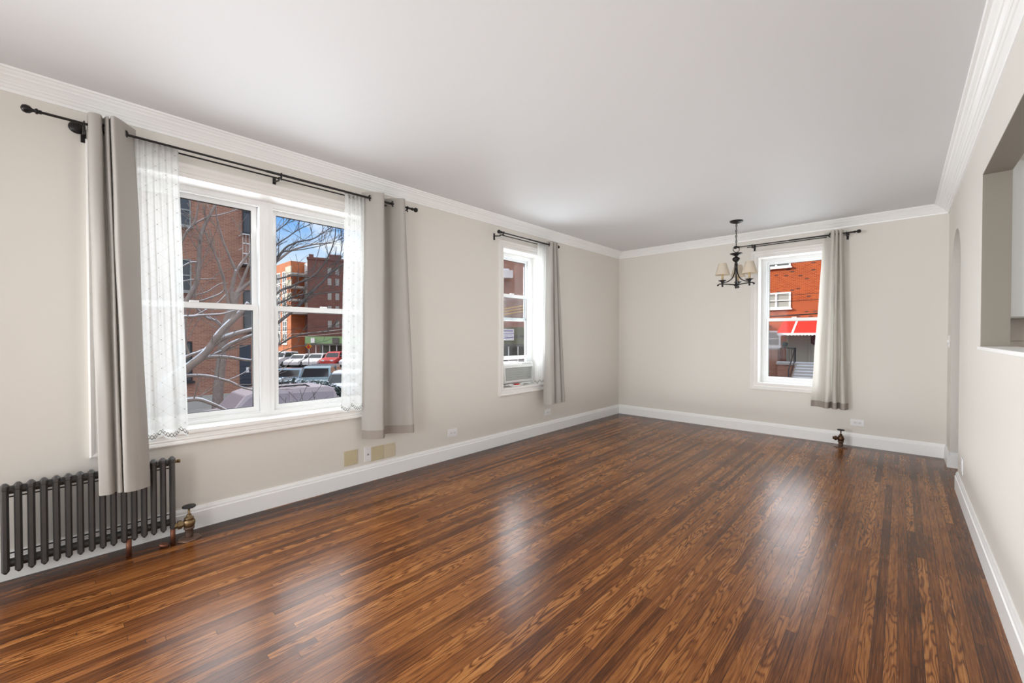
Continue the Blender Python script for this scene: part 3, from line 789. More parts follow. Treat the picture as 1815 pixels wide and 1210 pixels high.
prof = [(0, 1.805), (.008, 1.806), (.014, 1.815), (.010, 1.828), (.022, 1.838), (.024, 1.852), (.014, 1.860), (.007, 1.87), (.007, 2.02), (.014, 2.04), (.018, 2.09), (.012, 2.11), (.026, 2.12), (.040, 2.14), (.038, 2.16), (.020, 2.172), (.012, 2.18), (.04, 2.196), (.068, 2.210), (.064, 2.214), (.02, 2.212), (.008, 2.222), (0, 2.225)]
MB().lathe((cx, cy, 0), prof, 22).build('body', 'rod_metal', ch)
def arm_parts(ang):
    d = _r * math.cos(ang) + Vector((-_r.y, _r.x, 0)) * math.sin(ang); R = .158
    p = lambda r, z: tuple(CH + d * r + Vector((0, 0, z)))
    P, _ = catmull([p(.012, 2.06), p(.018, 1.99), p(.045, 1.925), p(.10, 1.885), p(R, 1.875)], 24)
    mb = MB().tube(P, .0062, 10)
    mb.tube([p(.01, 1.848), p(.08, 1.853), p(R, 1.858), p(R + .035, 1.856), p(R + .05, 1.846)], .0065, 10); mb.sphere(p(R + .052, 1.842), .011, 10, 8)
    a = mb.build('arm', 'rod_metal', ch)
    MB().lathe(p(R, 0), [(0, 1.822), (.007, 1.824), (.012, 1.834), (.008, 1.846), (.013, 1.852), (.013, 1.872), (.02, 1.885), (.043, 1.896), (.045, 1.900), (.02, 1.897), (0, 1.897)], 18).build('candle_cup', 'rod_metal', a)
    tag(MB().lathe(p(R, 0), [(0, 1.896), (.0125, 1.896), (.0125, 1.985), (0, 1.985)], 14).build('candle_sleeve', 'candle_sleeve', a), 'yellowed candle sleeve')
    s = MB().lathe(p(R, 0), [(.079, 1.962), (.040, 2.098)], 28)
    tag(thicken(s.build('lamp_shade', 'shade_linen', ch), .002), 'cream tapered lamp shade')
    MB().torus(p(R, 1.990), .0135, .002, (0, 0, 1), 14, 6).build('shade_holder', 'rod_metal', ch)
for ang in (PI, PI / 3 * .9, -PI / 3): arm_parts(ang)

# ------------------------------------------------------------------ kitchen seen through the pass-through
kc = thing('kitchen_cabinet', (.80, 4.05, 1.36), 'grey wall cabinet in the kitchen seen through the pass-through', 'cabinet')
MB().box((.475, 3.90, 1.36), (1.30, 4.215, 2.30)).build('carcass', 'cabinet_grey', kc)
MB().rbox((.480, 3.878, 1.365), (.885, 3.898, 2.295), .003).build('door', 'cabinet_grey', kc)
MB().rbox((.890, 3.878, 1.365), (1.295, 3.898, 2.295), .003).build('door', 'cabinet_grey', kc)
mb = MB()
for r_ in range(3):
    for c_ in range(10): mb.rbox((.472 + c_ * .112, 4.208, .93 + r_ * .145), (.472 + c_ * .112 + .108, 4.219, .93 + r_ * .145 + .141), .002)
struct(mb.build('trim_5', 'tile_beige'))
ct = thing('kitchen_counter', (1.2, 3.9, 0), 'kitchen counter below the grey wall cabinet', 'counter')
MB().box((.48, 3.62, .05), (1.9, 4.20, .88)).build('carcass', 'cabinet_grey', ct)
MB().rbox((.475, 3.59, .88), (1.92, 4.205, .92), .004).build('worktop', 'tile_brown', ct)
#EXTERIOR
# ------------------------------------------------------------------ the street outside
GZ = -2.35
mb = MB(); mb.box((-160, -60, GZ - .3), (60, 140, GZ)); struct(mb.build('ground', 'asphalt'))
mb = MB(); mb.box((-24.5, -40, GZ), (-20.2, 12, GZ + .14)); mb.box((-9.5, -40, GZ), (-3.7, 12, GZ + .14)); mb.box((-9.5, 11.99, GZ), (30, 14, GZ + .14)); mb.box((-30, 29.5, GZ), (40, 34, GZ + .14))
struct(mb.build('sidewalk', 'sidewalk'))

def ext_window(parent, P, a, b, z0, z1, fw=.07, frame='ext_white', glass='ext_window', cols=2, hung=True, dep=.06, sill=True):
    """a white framed window on a facade; P(u, out, z)"""
    mb = MB()
    bx = lambda u0, u1, c, d, d1=dep: mb.box(P(u0, -.02, c), P(u1, d1, d))
    bx(a, a + fw, z0, z1); bx(b - fw, b, z0, z1); bx(a + fw, b - fw, z0, z0 + fw); bx(a + fw, b - fw, z1 - fw, z1)
    for k in range(1, cols):
        u = a + (b - a) * k / cols; bx(u - fw * .55, u + fw * .55, z0 + fw, z1 - fw)
    if hung: bx(a + fw, b - fw, (z0 + z1) / 2 - .03, (z0 + z1) / 2 + .03, dep * .8)
    if sill: mb.box(P(a - .08, -.02, z0 - .09), P(b + .08, .16, z0))
    w = mb.build('window', frame, parent)
    MB().box(P(a + .02, -.015, z0 + .02), P(b - .02, .015, z1 - .02)).build('pane', glass, w)
    return w

# brown apartment block straight across from the double window
bb = thing('apartment_building', (-24.5, -6, GZ), 'shaded brown brick apartment block across the street from the double window', 'building')
PX = lambda u, d, z: (-24.5 + d, u, z)
MB().box((-37, -34, GZ), (-24.5, 7.15, 19)).build('wall', 'brick_brown', bb)
MB().box((-24.52, -34, GZ), (-24.44, 7.16, -1.6)).build('plinth', 'concrete', bb)
for u0, u1 in ((3.45, 4.05), (.6, 1.9), (-3.6, -2.3), (-8, -6.7)):
    for z0, z1 in ((-.87, 1.0), (3.35, 4.85), (6.4, 7.9), (9.6, 11.1)):
        ext_window(bb, PX, u0, u1, z0, z1, .06, 'ext_window_pale' if z0 > 3 else 'ext_dark_iron', 'ext_window', 1 if u1 - u0 < 1 else 2)
dr = MB().box(PX(5.99, -.01, -1.33), PX(6.47, .05, .80)).build('door', 'ext_door_blue', bb)
MB().box(PX(6.26, .05, -.62), PX(6.38, .065, -.34)).build('notice', 'sign_white', dr)
for z in (-.28, -.95): MB().box(PX(5.99, .05, z - .012), PX(6.47, .06, z + .012)).build('door_rail', 'ext_dark_iron', dr)
ext_window(bb, PX, 6.16, 6.98, 6.5, 8.7, .05, 'ext_dark_iron', 'ext_window', 1, True)
ext_window(bb, PX, 6.16, 6.98, 1.5, 3.6, .05, 'ext_dark_iron', 'ext_window', 1, True)
mb = MB()
for z in (4.85, 5.35, 5.85, 6.3): mb.box(PX(5.98, .68, z - .025), PX(7.12, .72, z + .025))
for k in range(9): mb.box(PX(5.98 + k * .14, .69, 4.85), PX(5.995 + k * .14, .71, 6.3))
for u in (5.98, 7.1):
    for z in (4.85, 5.6, 6.3): mb.box(PX(u, 0, z - .02), PX(u + .03, .7, z + .02))
mb.build('fire_escape_rail', 'ext_white', bb)
MB().box(PX(5.95, 0, 4.76), PX(7.15, .75, 4.83)).build('fire_escape_floor', 'ext_dark_iron', bb)

# unseen wall added left of the stoop to shade the doors and steps
struct(MB().box((-12.5, 24, GZ), (-9, 33.9, 3.25)).build('wall_added_shade', 'brick_orange'))
# orange brick house seen through the back window
HY = 34.0
oh = thing('brick_house', (-5, HY, GZ), 'sunlit orange brick house with a red awning seen through the back window', 'house')
PYF = lambda u, d, z: (u, HY - d, z)
q = lambda px, py, Y=HY: at(px, py, Y=Y)
MB().box((-17, HY, GZ), (9, HY + 9, 15)).build('wall', 'brick_orange', oh)
for (x0, y0, x1, y1) in ((1351, 517, 1402, 548), (1351, 444, 1402, 477), (1351, 586, 1384, 614)):
    a, b = q(x0, y1), q(x1, y0)
    ext_window(oh, PYF, a.x, b.x, a.z, b.z, .11, 'ext_white', 'ext_window_pale' if y0 != 444 else 'ext_window', 2 if x1 > 1390 else 1)
for dx in (4.6, 9.0):
    for (y0, y1) in ((517, 548), (444, 477)):
        a, b = q(1351, y1), q(1402, y0); ext_window(oh, PYF, a.x + dx, b.x + dx, a.z, b.z, .11, 'ext_white', 'ext_window_pale', 2)
# awning over the stoop
a0, a1 = q(1389, 569).x, q(1389, 569).x + 4.6
zt_, zb_ = q(1400, 569).z, q(1400, 590, HY - 1.5).z
aw = MB().loft([[(a0 - .0, HY, zt_), (a0 - .12, HY - 1.5, zb_), (a0 - .12, HY - 1.5, zb_ - .04), (a0, HY, zt_ - .05)], [(a1, HY, zt_), (a1 + .12, HY - 1.5, zb_), (a1 + .12, HY - 1.5, zb_ - .04), (a1, HY, zt_ - .05)]])
for xx in (a0 - .0, a1):
    s = -.12 if xx == a0 else .12
    aw.add([(xx, HY, zt_), (xx + s, HY - 1.5, zb_), (xx + s * .9, HY - 1.46, zb_ - .12), (xx, HY, zb_ - .12)], [(0, 1, 2, 3)])
awo = tag(aw.build('awning', 'awning_red', oh), 'red sloping awning')
for k in range(4):
    xs = a0 + .72 + k * 1.42
    if xs > a1: break
    MB().loft([[(xs, HY - .01, zt_ + .012), (xs - .03, HY - 1.51, zb_ + .012), (xs - .03, HY - 1.52, zb_ - .02), (xs, HY - .02, zt_)], [(xs + .11, HY - .01, zt_ + .012), (xs + .08, HY - 1.51, zb_ + .012), (xs + .08, HY - 1.52, zb_ - .02), (xs + .11, HY - .02, zt_)]]).build('stripe', 'awning_white', awo)
pl_ = [(a0 - .12, zb_)]; n = 26
for k in range(n):
    w_ = (a1 - a0 + .24) / n
    for j in range(5): pl_.append((a0 - .12 + w_ * (k + j / 5), zb_ - .10 - .07 * math.sin(PI * j / 5)))
pl_ += [(a1 + .12, zb_ - .10), (a1 + .12, zb_)]
MB().prism(pl_, HY - 1.535, HY - 1.50, 'y').build('valance', 'awning_white', awo)
d0, d1 = q(1398, 640), q(1434, 592)
PZ = d0.z
do = MB().box((d0.x, HY - .07, PZ), (d1.x, HY + .02, d1.z)).build('door', 'ext_cream', oh)
mb = MB()
for k in range(7): mb.box((d0.x + .06 + k * (d1.x - d0.x - .12) / 6 - .008, HY - .078, PZ + .1), (d0.x + .06 + k * (d1.x - d0.x - .12) / 6 + .008, HY - .07, d1.z - .1))
mb.build('groove', 'ext_cream', do); MB().sphere((d0.x + .14, HY - .11, PZ + 1.0), .045).build('knob', 'hub_metal', do)
e0, e1 = q(1437, 640), q(1472, 592)
MB().box((e0.x, HY - .07, PZ), (e1.x, HY + .02, e1.z)).build('door', 'ext_cream', oh)
MB().box((d1.x, HY - .16, PZ), (e0.x, HY + .02, d1.z + .1)).build('door_post', 'ext_cream', oh)
mb = MB(); mb.box((d0.x - .12, HY - .10, PZ), (d0.x, HY + .02, d1.z + .12)); mb.box((d0.x - .12, HY - .10, d1.z), (e1.x + .1, HY + .02, d1.z + .12)); mb.build('door_frame', 'ext_cream', oh)
px0 = q(1386, 645).x
MB().box((px0, HY - 1.5, GZ), (e1.x + 1.0, HY, PZ - .16)).build('stoop', 'brick_brown', oh)
MB().box((px0 - .06, HY - 1.56, PZ - .16), (e1.x + 1.0, HY, PZ)).build('landing', 'concrete', oh)
MB().box((px0 - .03, HY - 1.53, PZ), (e1.x + .9, HY - 1.1, PZ + .035)).build('snow_edge', 'snow', oh)
mb = MB(); ms = MB(); sx0 = q(1417, 655).x
for k in range(8):
    zz = PZ - .17 * (k + 1); mb.box((sx0, HY - 1.5 - .3 * (k + 1), GZ), (e1.x + .9, HY - 1.5 - .3 * k, zz)); ms.box((sx0 + .1, HY - 1.5 - .3 * (k + 1) + .02, zz), (e1.x + .8, HY - 1.5 - .3 * k - .04, zz + .035))
st = mb.build('stair', 'concrete', oh); ms.build('step_snow', 'snow', st)
mb = MB(); r0 = (sx0 - .03, HY - 1.5, PZ + .95); r1_ = (sx0 - .03, HY - 3.6, PZ - .35)
mb.tube([(sx0 - .03, HY - 1.5, PZ), r0, r1_, (sx0 - .03, HY - 3.6, GZ)], .035, 8); mb.tube([(sx0 - .03, HY - 1.5, PZ + .2), (sx0 - .03, HY - 3.6, PZ - 1.1)], .025, 6)
mb.build('stair_rail', 'ext_dark_iron', oh)
mb = MB(); fx0 = px0 + .15
for k in range(9): mb.tube([(fx0 + k * (sx0 - fx0) / 8, HY - 1.42, PZ), (fx0 + k * (sx0 - fx0) / 8, HY - 1.42, PZ + .95)], .016, 6)
mb.tube([(fx0, HY - 1.42, PZ + .95), (sx0, HY - 1.42, PZ + .95)], .025, 6); mb.build('landing_rail', 'ext_dark_iron', oh)
MB().box((q(1340, 620).x, HY - .9, GZ), (px0 - .1, HY, q(1370, 619).z)).build('basement_wall', 'brick_brown', oh)
MB().box((q(1340, 620).x, HY - .95, q(1370, 619).z), (px0 - .1, HY, q(1370, 619).z + .09)).build('basement_coping', 'concrete', oh)
wc = q(1452, 602)
mb = MB(); rnd = random.Random(3)
mb.torus((wc.x, HY - .14, wc.z), .30, .13, (0, 1, 0), 26, 8)
for k in range(90):
    w_ = rnd.uniform(0, 2 * PI); rr = rnd.uniform(.18, .44); mb.sphere((wc.x + rr * math.cos(w_), HY - .16 - rnd.uniform(0, .08), wc.z + rr * math.sin(w_)), rnd.uniform(.03, .06), 6, 4)
tag(mb.build('wreath', 'wreath'), 'dark round wreath hanging on the door under the red awning', 'wreath')
pc_ = q(1391, 612, HY - .6)
g_ = thing('barbecue', (pc_.x, HY - .75, PZ - .5), 'dark kettle barbecue beside the door under the red awning', 'barbecue')
zz = q(1370, 619).z + .09
MB().lathe((pc_.x, HY - .6, zz), [(0, .12), (.11, .14), (.18, .24), (.19, .28)], 16).build('bowl', 'ext_dark_iron', g_)
MB().lathe((pc_.x, HY - .6, zz), [(.195, .285), (.175, .38), (.09, .44), (0, .45)], 16).build('lid', 'ext_dark_iron', g_)
for w_ in (0, 2.1, 4.2): MB().tube([(pc_.x + .14 * math.cos(w_), HY - .6 + .14 * math.sin(w_), zz + .16), (pc_.x + .22 * math.cos(w_), HY - .6 + .22 * math.sin(w_), zz)], .018, 6).build('leg', 'ext_dark_iron', g_)

# distant block beyond the car park: sunlit orange wing, cream balconies, long shaded wall
fb = thing('distant_apartment_building', (-75, 28, GZ), 'distant red brick apartment block with a sunlit orange wing and cream balconies', 'building')
A, B_ = at(486, 500, Y=25), at(515.5, 500, Y=25)
topz = at(500, 467, Y=25).z
MB().box((A.x - 5, 25, GZ), (B_.x, 40, topz)).build('sunlit_wing', 'brick_far_sunlit', fb)
PF = lambda u, d, z: (u, 25 - d, z)
for r_i in range(6):
    zz = at(500, 493 + r_i * 21.5, Y=25)
    for px in (493.5, 504.5):
        c_ = at(px, 493, Y=25).x; ext_window(fb, PF, c_ - 1.0, c_ + 1.0, zz.z - .9, zz.z + 1.0, .16, 'ext_white', 'ext_window', 2)
C_ = at(545, 500, Y=27)
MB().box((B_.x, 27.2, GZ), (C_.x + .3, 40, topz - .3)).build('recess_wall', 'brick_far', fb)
for yy in (486, 509, 531.5, 554):
    z_ = at(530, yy, Y=26).z
    b_ = MB().box((B_.x + .05, 24.2, z_ - .3), (C_.x + .9, 27.2, z_)).build('balcony', 'concrete', fb)
    MB().box((B_.x + .05, 24.15, z_), (C_.x + .9, 24.3, z_ + 1.0)).build('parapet', 'ext_cream', b_)
    MB().box((B_.x + .3, 27.0, z_ + .1), (B_.x + 1.5, 27.22, z_ + 1.9)).build('balcony_door', 'ext_white', b_)
D_ = at(545, 500, D=66)
ang = math.atan2(.93, .37)
sw_ = bpy.data.objects.new('shaded_wing', None); COL.objects.link(sw_); sw_.parent = fb; sw_.location = Vector((D_.x, D_.y, GZ)) - fb.location; sw_.rotation_euler = (0, 0, ang)
H_ = at(575, 463, D=68).z - GZ
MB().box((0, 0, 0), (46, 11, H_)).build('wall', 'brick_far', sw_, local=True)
mb = MB(); mb.box((-.1, -.12, H_), (46, .5, H_ + .35)); mb.box((3.2, .5, H_), (5.0, 2.2, H_ + 1.1)); mb.box((.2, .5, H_), (.9, 1.4, H_ + .9)); mb.build('parapet', 'brick_far', sw_, local=True)
rows = [at(590, y_, D=70).z - GZ for y_ in (485, 503, 528, 550, 575)]
for u in (3.2, 4.35, 9, 12.5, 16, 20):
    for zz in rows:
        mb = MB().box((u - .28, -.05, zz - .55), (u + .28, .02, zz + .55)); w_ = mb.build('window', 'ext_window_pale', sw_, local=True)
b2 = thing('brown_flats', (-34.2, 36.4, GZ), 'shaded brown flats with a snowy balcony, seen over the air conditioner', 'building', rz=math.atan2(.85, .53))
MB().box((-9, 0, 0), (14, 11, 19)).build('wall', 'brick_brown', b2, local=True)
inv = lambda p: Matrix.Rotation(-math.atan2(.85, .53), 4, 'Z') @ (p - Vector((-34.2, 36.4, GZ)))
bl_ = inv(at(897, 489, D=49.5)); 
MB().box((bl_.x - 1.6, -1.3, bl_.z - .35), (bl_.x + .55, 0, bl_.z + .55)).build('balcony', 'ext_white', b2, local=True)
MB().box((bl_.x - 1.5, -1.2, bl_.z + .55), (bl_.x + .1, -.3, bl_.z + .72)).build('balcony_snow', 'snow', b2, local=True)
MB().box((bl_.x - 1.6, -.06, bl_.z - 3.2), (bl_.x - .4, .02, bl_.z - 1.4)).build('window', 'ext_window_pale', b2, local=True)
for k in range(5): MB().box((3.0 + 2 * k, -.06, 9), (4.0 + 2 * k, .02, 10.6)).build('window', 'ext_window_pale', b2, local=True)

def sidewalk_shed(label, p0, p1, ztop, zmid, nposts):
    d = Vector((p1.x - p0.x, p1.y - p0.y, 0)); L = d.length; a = math.atan2(d.y, d.x)
    root = thing('sidewalk_shed', (p0.x, p0.y, GZ), label, 'scaffold', rz=a)
    tag(MB().box((0, -.05, zmid - GZ), (L, .05, ztop - GZ)).build('parapet_board', 'hoarding_green', root, local=True), 'green plywood parapet')
    MB().box((0, -.1, zmid - GZ - .25), (L, 3, zmid - GZ)).build('deck', 'shed_dark', root, local=True)
    MB().box((0, 3, 0), (L, 3.1, zmid - GZ)).build('back_boarding', 'shed_dark', root, local=True)
    for k in range(nposts): MB().tube([(L * (k + .5) / nposts, .1, 0), (L * (k + .5) / nposts, .1, zmid - GZ)], .06, 8).build('post', 'ext_white', root, local=True)
    MB().tube([(0, .1, 1.1), (L, .1, 1.1)], .04, 8).build('rail', 'ext_white', root, local=True)
    return root, L
s1, L1 = sidewalk_shed('long sidewalk shed with a green parapet behind the row of sunlit cars', at(541, 600, D=59), at(640, 600, D=57), at(575, 596, D=58.5).z, at(575, 608.5, D=58.5).z, 8)
mb = MB().box((1.0, -.12, 2.66), (1.6, -.06, 3.34)); tag(mb.build('notice', 'sign_white', s1, local=True), 'white notice')
MB().box((L1 * .50, -.12, 2.62), (L1 * .62, -.06, 3.4)).build('hatch', 'shed_dark', s1, local=True)
s2, L2 = sidewalk_shed('green boarded sidewalk shed carrying a white sign, above the air conditioner', at(860, 600, D=44), at(960, 600, D=43), at(905, 580, D=44).z, at(905, 609.5, D=44).z, 6)
for ch_ in s2.children:
    if ch_.name.startswith('parapet'): ch_.data.materials[0] = MATS['hoarding_olive']; ch_['label'] = 'olive boarded parapet'
MB().box((0, -.09, at(905, 596, D=44).z - GZ - .1), (L2, -.05, at(905, 596, D=44).z - GZ + .1)).build('batten', 'shed_dark', s2, local=True)
# the white board on it, with rows of small purple lettering too far off to read
g0, g1 = at(884, 603, D=43.1), at(911, 583, D=43.1)
dd = Vector((g1.x - g0.x, g1.y - g0.y, 0)); sl = dd.length; sh_ = g1.z - g0.z
sg = thing('sign_board', (g0.x, g0.y, g0.z), 'white sign with purple lettering on the green boarding above the air conditioner', 'sign', rz=math.atan2(dd.y, dd.x))
MB().box((0, -.05, 0), (sl, 0, sh_)).build('board', 'sign_white', sg, local=True)
mb = MB(); rnd = random.Random(9)
for (fz, h_, x0, x1) in ((.84, .14, .1, .93), (.62, .08, .25, .95), (.47, .06, .3, .85), (.32, .06, .25, .6)):
    x_ = x0
    while x_ < x1:
        w_ = rnd.uniform(.025, .05); mb.box((x_ * sl, -.06, (fz - h_ / 2) * sh_), ((x_ + w_) * sl, -.05, (fz + h_ / 2 * rnd.uniform(.7, 1)) * sh_)); x_ += w_ + .014
mb.build('lettering', 'sign_purple', sg, local=True)
MB().prism([(.3 * sl, .14 * sh_), (.97 * sl, .24 * sh_), (.97 * sl, .32 * sh_), (.55 * sl, .26 * sh_), (.3 * sl, .2 * sh_)], -.06, -.05, 'y').build('swoosh', 'sign_purple', sg, local=True)
# warning sign
c_ = at(547, 613.5, D=34)
ws = thing('road_sign', (c_.x, c_.y, GZ), 'orange diamond road sign with a red spot in front of the sunlit cars', 'road sign', rz=YAW + .35)
h_ = c_.z - GZ; R_ = .26
MB().prism([(-R_, h_), (0, h_ - R_), (R_, h_), (0, h_ + R_)], -.03, 0, 'y').build('plate', 'sign_orange', ws, local=True)
MB().lathe((0, -.03, h_ - .06), [(0, 0), (.11, 0), (.11, .01), (0, .01)], 8, (0, -1, 0), smooth=False).build('red_octagon', 'sign_red', ws, local=True)
MB().prism([(-.02, h_ + .06), (.02, h_ + .06), (.02, h_ + .11), (.055, h_ + .11), (0, h_ + .18), (-.055, h_ + .11), (-.02, h_ + .11)], -.04, -.03, 'y').build('arrow', 'black_plastic', ws, local=True)
MB().tube([(0, .03, 0), (0, .03, h_ + .2)], .03, 8).build('post', 'steel', ws, local=True)

# ------------------------------------------------------------------ cars
PROF = {
 'sedan': [(0, .30), (0, .60), (.02, .70), (.12, .83), (.27, .93), (.40, 1.38), (.47, 1.45), (.66, 1.44), (.74, 1.37), (.86, 1.02), (.975, .98), (1, .85), (1, .30)],
 'hatch': [(0, .30), (0, .62), (.02, .74), (.12, .87), (.25, .98), (.38, 1.46), (.46, 1.54), (.78, 1.52), (.86, 1.42), (.955, 1.02), (.99, .90), (1, .70), (1, .30)],
 'suv': [(0, .36), (0, .78), (.015, .92), (.10, 1.03), (.235, 1.10), (.335, 1.66), (.40, 1.76), (.70, 1.78), (.90, 1.75), (.945, 1.66), (.985, 1.12), (1, .9), (1, .36)]}
GL = {'sedan': (4, 5, 8, 9), 'hatch': (4, 5, 8, 9), 'suv': (4, 5, 9, 10)}
def car(name, label, kind, paint, loc, heading, L=4.5, W=1.8, snow=False, glass='car_glass', rails=False, group='parked cars', cat='car'):
    pr = [(x * L - L / 2, z) for x, z in PROF[kind]]; i0, i1, i2, i3 = GL[kind]
    belt = pr[i0][1]
    hw = lambda z: W / 2 - max(0, z - belt) * .22 - max(0, .55 - z) * .08
    root = thing(name, (loc.x, loc.y, GZ), label, cat, group, rz=heading)
    bm = MB()
    loops = []
    for f_ in (-1, -.94, .94, 1):
        k = 1 if abs(f_) < 1 else .965
        loops.append([(x * (1 if abs(f_) < 1 else .985), f_ * hw(z), z * (1 if abs(f_) < 1 else .992)) for x, z in pr])
    bm.loft(loops, smooth=False)
    bd = bm.build('body', paint, root, local=True)
    for s in (-1, 1):       # side glass
        xs = [(pr[i0][0] + .12, belt + .05), (pr[i1][0] + .12, pr[i1][1] - .08), (pr[i1 + 1][0], pr[i1 + 1][1] - .10), (pr[i2][0] - .05, pr[i2][1] - .12), (pr[i3][0] - .22, belt + .07)]
        a = [(x, s * (hw(z) - .01), z) for x, z in xs]; b = [(x, s * (hw(z) + .012), z) for x, z in xs]
        g = MB().loft([a, b]).build('side_window', glass, root, local=True)
        xm = (xs[0][0] + xs[4][0]) / 2 + .1
        MB().box((xm - .04, s * (hw(belt) - .3), belt + .04), (xm + .04, s * (hw((belt + xs[2][1]) / 2) + .02), xs[2][1] + .02)).build('pillar', paint, g, local=True)
    for (p, r) in ((i0, i1), (i3, i2)):
        (x0, z0), (x1, z1) = pr[p], pr[r]; dx, dz = x1 - x0, z1 - z0; ll = math.hypot(dx, dz); nx, nz = (-dz / ll, dx / ll) if p == i0 else (dz / ll, -dx / ll)
        c0 = (x0 + dx * .08, z0 + dz * .08); c1 = (x0 + dx * .93, z0 + dz * .93); e = .012
        MB().loft([[(c0[0] + nx * o_, -hw(c0[1]) * .86, c0[1] + nz * o_), (c0[0] + nx * o_, hw(c0[1]) * .86, c0[1] + nz * o_), (c1[0] + nx * o_, hw(c1[1]) * .86, c1[1] + nz * o_), (c1[0] + nx * o_, -hw(c1[1]) * .86, c1[1] + nz * o_)] for o_ in (-.01, e)]).build('windscreen' if p == i0 else 'rear_window', glass, root, local=True)
    for x in (-L * .31, L * .30):
        for s in (-1, 1):
            t_ = MB().lathe((x, s * (W / 2 - .20), .33), [(0, 0), (.30, 0), (.335, .03), (.335, .17), (.31, .205), (.20, .205), (.20, .19), (0, .19)], 18, (0, s, 0)).build('wheel', 'tyre', root, local=True)
            MB().lathe((x, s * (W / 2 - .20), .33), [(0, .212), (.19, .206), (.19, .19)], 10, (0, s, 0), smooth=False).build('hub_cap', 'hub_metal', t_, local=True)
    for s in (-1, 1):
        zf = pr[2][1] - .08
        MB().box((-L / 2 - .015, s * W * .30 - .16, zf - .1), (-L / 2 + .15, s * W * .30 + .16, zf + .05)).build('headlight', 'plate_white', root, local=True)
        MB().box((L / 2 - .12, s * W * .38 - .12, .82), (L / 2 + .012, s * W * .38 + .12, 1.02 if kind != 'suv' else 1.25)).build('tail_light', 'tail_red', root, local=True)
        if rails:
            zr = pr[i1 + 1][1]
            MB().tube([(pr[i1 + 1][0] + .1, s * hw(zr) * .86, zr), (pr[i1 + 1][0] + .22, s * hw(zr) * .86, zr + .09), (pr[i1 + 1][0] + 1.6, s * hw(zr) * .86, zr + .09), (pr[i1 + 1][0] + 1.75, s * hw(zr) * .86, zr)], .03, 6).build('roof_rail', 'black_plastic', root, local=True)
    if snow:
        top = [(x, z) for x, z in pr[i1:i2 + 1]]
        MB().loft([[(x, f_ * hw(z) * .9, z - .01) for x, z in top] + [(x, f_ * hw(z) * .86, z + .06) for x, z in reversed(top)] for f_ in (-1, 1)]).build('roof_snow', 'snow', root, local=True)
        hood = pr[3:5]
        MB().loft([[(x + .02, f_ * hw(z) * .88, z - .01) for x, z in hood] + [(x + .02, f_ * hw(z) * .84, z + .04) for x, z in reversed(hood)] for f_ in (-1, 1)]).build('hood_snow', 'snow', root, local=True)
    return root
V2 = lambda x, y: Vector((x, y, 0))
car('suv', 'snow-dusted white SUV with roof rails, nearest the double window', 'suv', 'car_snowy', V2(-16.4, 4.75), PI / 2, 4.75, 1.9, glass='car_snowy_glass', rails=True)
# shaded cars in the middle
def gx(px, D): p = at(px, 640, D=D); return V2(p.x, p.y)
car('car', 'blue saloon in shade behind the snowy hedge, left of the teal SUV', 'sedan', 'car_blue', gx(516, 28.0), 2.50, 4.5, 1.75)
car('suv', 'teal SUV in shade behind the snowy hedge', 'suv', 'car_teal', gx(567, 26.2), 2.52, 4.6, 1.8)
car('car', 'dark grey hatchback in shade beside the sheer, right of the teal SUV', 'hatch', 'car_dark', gx(614, 24.0), 2.54, 4.3, 1.75, snow=True)
car('car', 'blue car in shade cut by the window mullion, left of the blue saloon', 'sedan', 'car_blue', gx(468, 30.0), 2.48, 4.4, 1.75)
# the sunlit row in front of the shed, parked at an angle
car('suv', 'white SUV at the left end of the sunlit row of cars', 'suv', 'car_white', gx(501, 50), 2.28, 4.5, 1.75)
car('car', 'white saloon second from the left in the sunlit row of cars', 'sedan', 'car_white', gx(533, 50), 2.28, 4.4, 1.75)
car('car', 'white hatchback in the middle of the sunlit row of cars', 'hatch', 'car_white', gx(565, 50), 2.28, 4.2, 1.75)
car('suv', 'red SUV in the sunlit row of cars', 'suv', 'car_red', gx(596, 50), 2.28, 4.5, 1.75)
car('car', 'white car at the right end of the sunlit row, beside the sheer', 'hatch', 'car_white', gx(627, 50), 2.28, 4.2, 1.75)

# snowy hedge behind the nearest SUV
hr = random.Random(21)
h0, h1 = at(482, 690, D=20.5), at(597, 690, D=19.5)
def blob(n, r, jz, smin, smax, zoff):
    mb = MB()
    for k in range(n):
        f_ = hr.random(); w_ = hr.uniform(-.9, .9); zz = GZ + hr.uniform(.1, 1) * jz * (1 - .3 * abs(w_)) * (1 - .35 * max(0, f_ - .8) * 5 * .5) + zoff
        c_ = Vector((h0.x + (h1.x - h0.x) * f_, h0.y + (h1.y - h0.y) * f_, 0)) + Vector((-.4, .9, 0)).normalized() * w_
        s_ = hr.uniform(smin, smax)
        a, b = Vector((hr.uniform(-1, 1), hr.uniform(-1, 1), hr.uniform(-.4, .6))).normalized(), Vector((hr.uniform(-1, 1), hr.uniform(-1, 1), hr.uniform(-.3, .3))).normalized()
        c_.z = zz
        mb.add([c_ - a * s_, c_ + b * s_ * .6, c_ + a * s_, c_ - b * s_ * .6 + Vector((0, 0, s_ * .3))], [(0, 1, 2, 3)])
    return mb
hedge = blob(2600, 1, 1.52, .07, .17, 0).build('hedge', 'hedge_leaf', fixn=False)
tag(hedge, 'low evergreen hedge dusted with snow behind the nearest white SUV', 'hedge', kind='stuff')
blob(900, 1, 1.55, .05, .11, .08).build('snow_cover', 'snow', hedge, fixn=False)

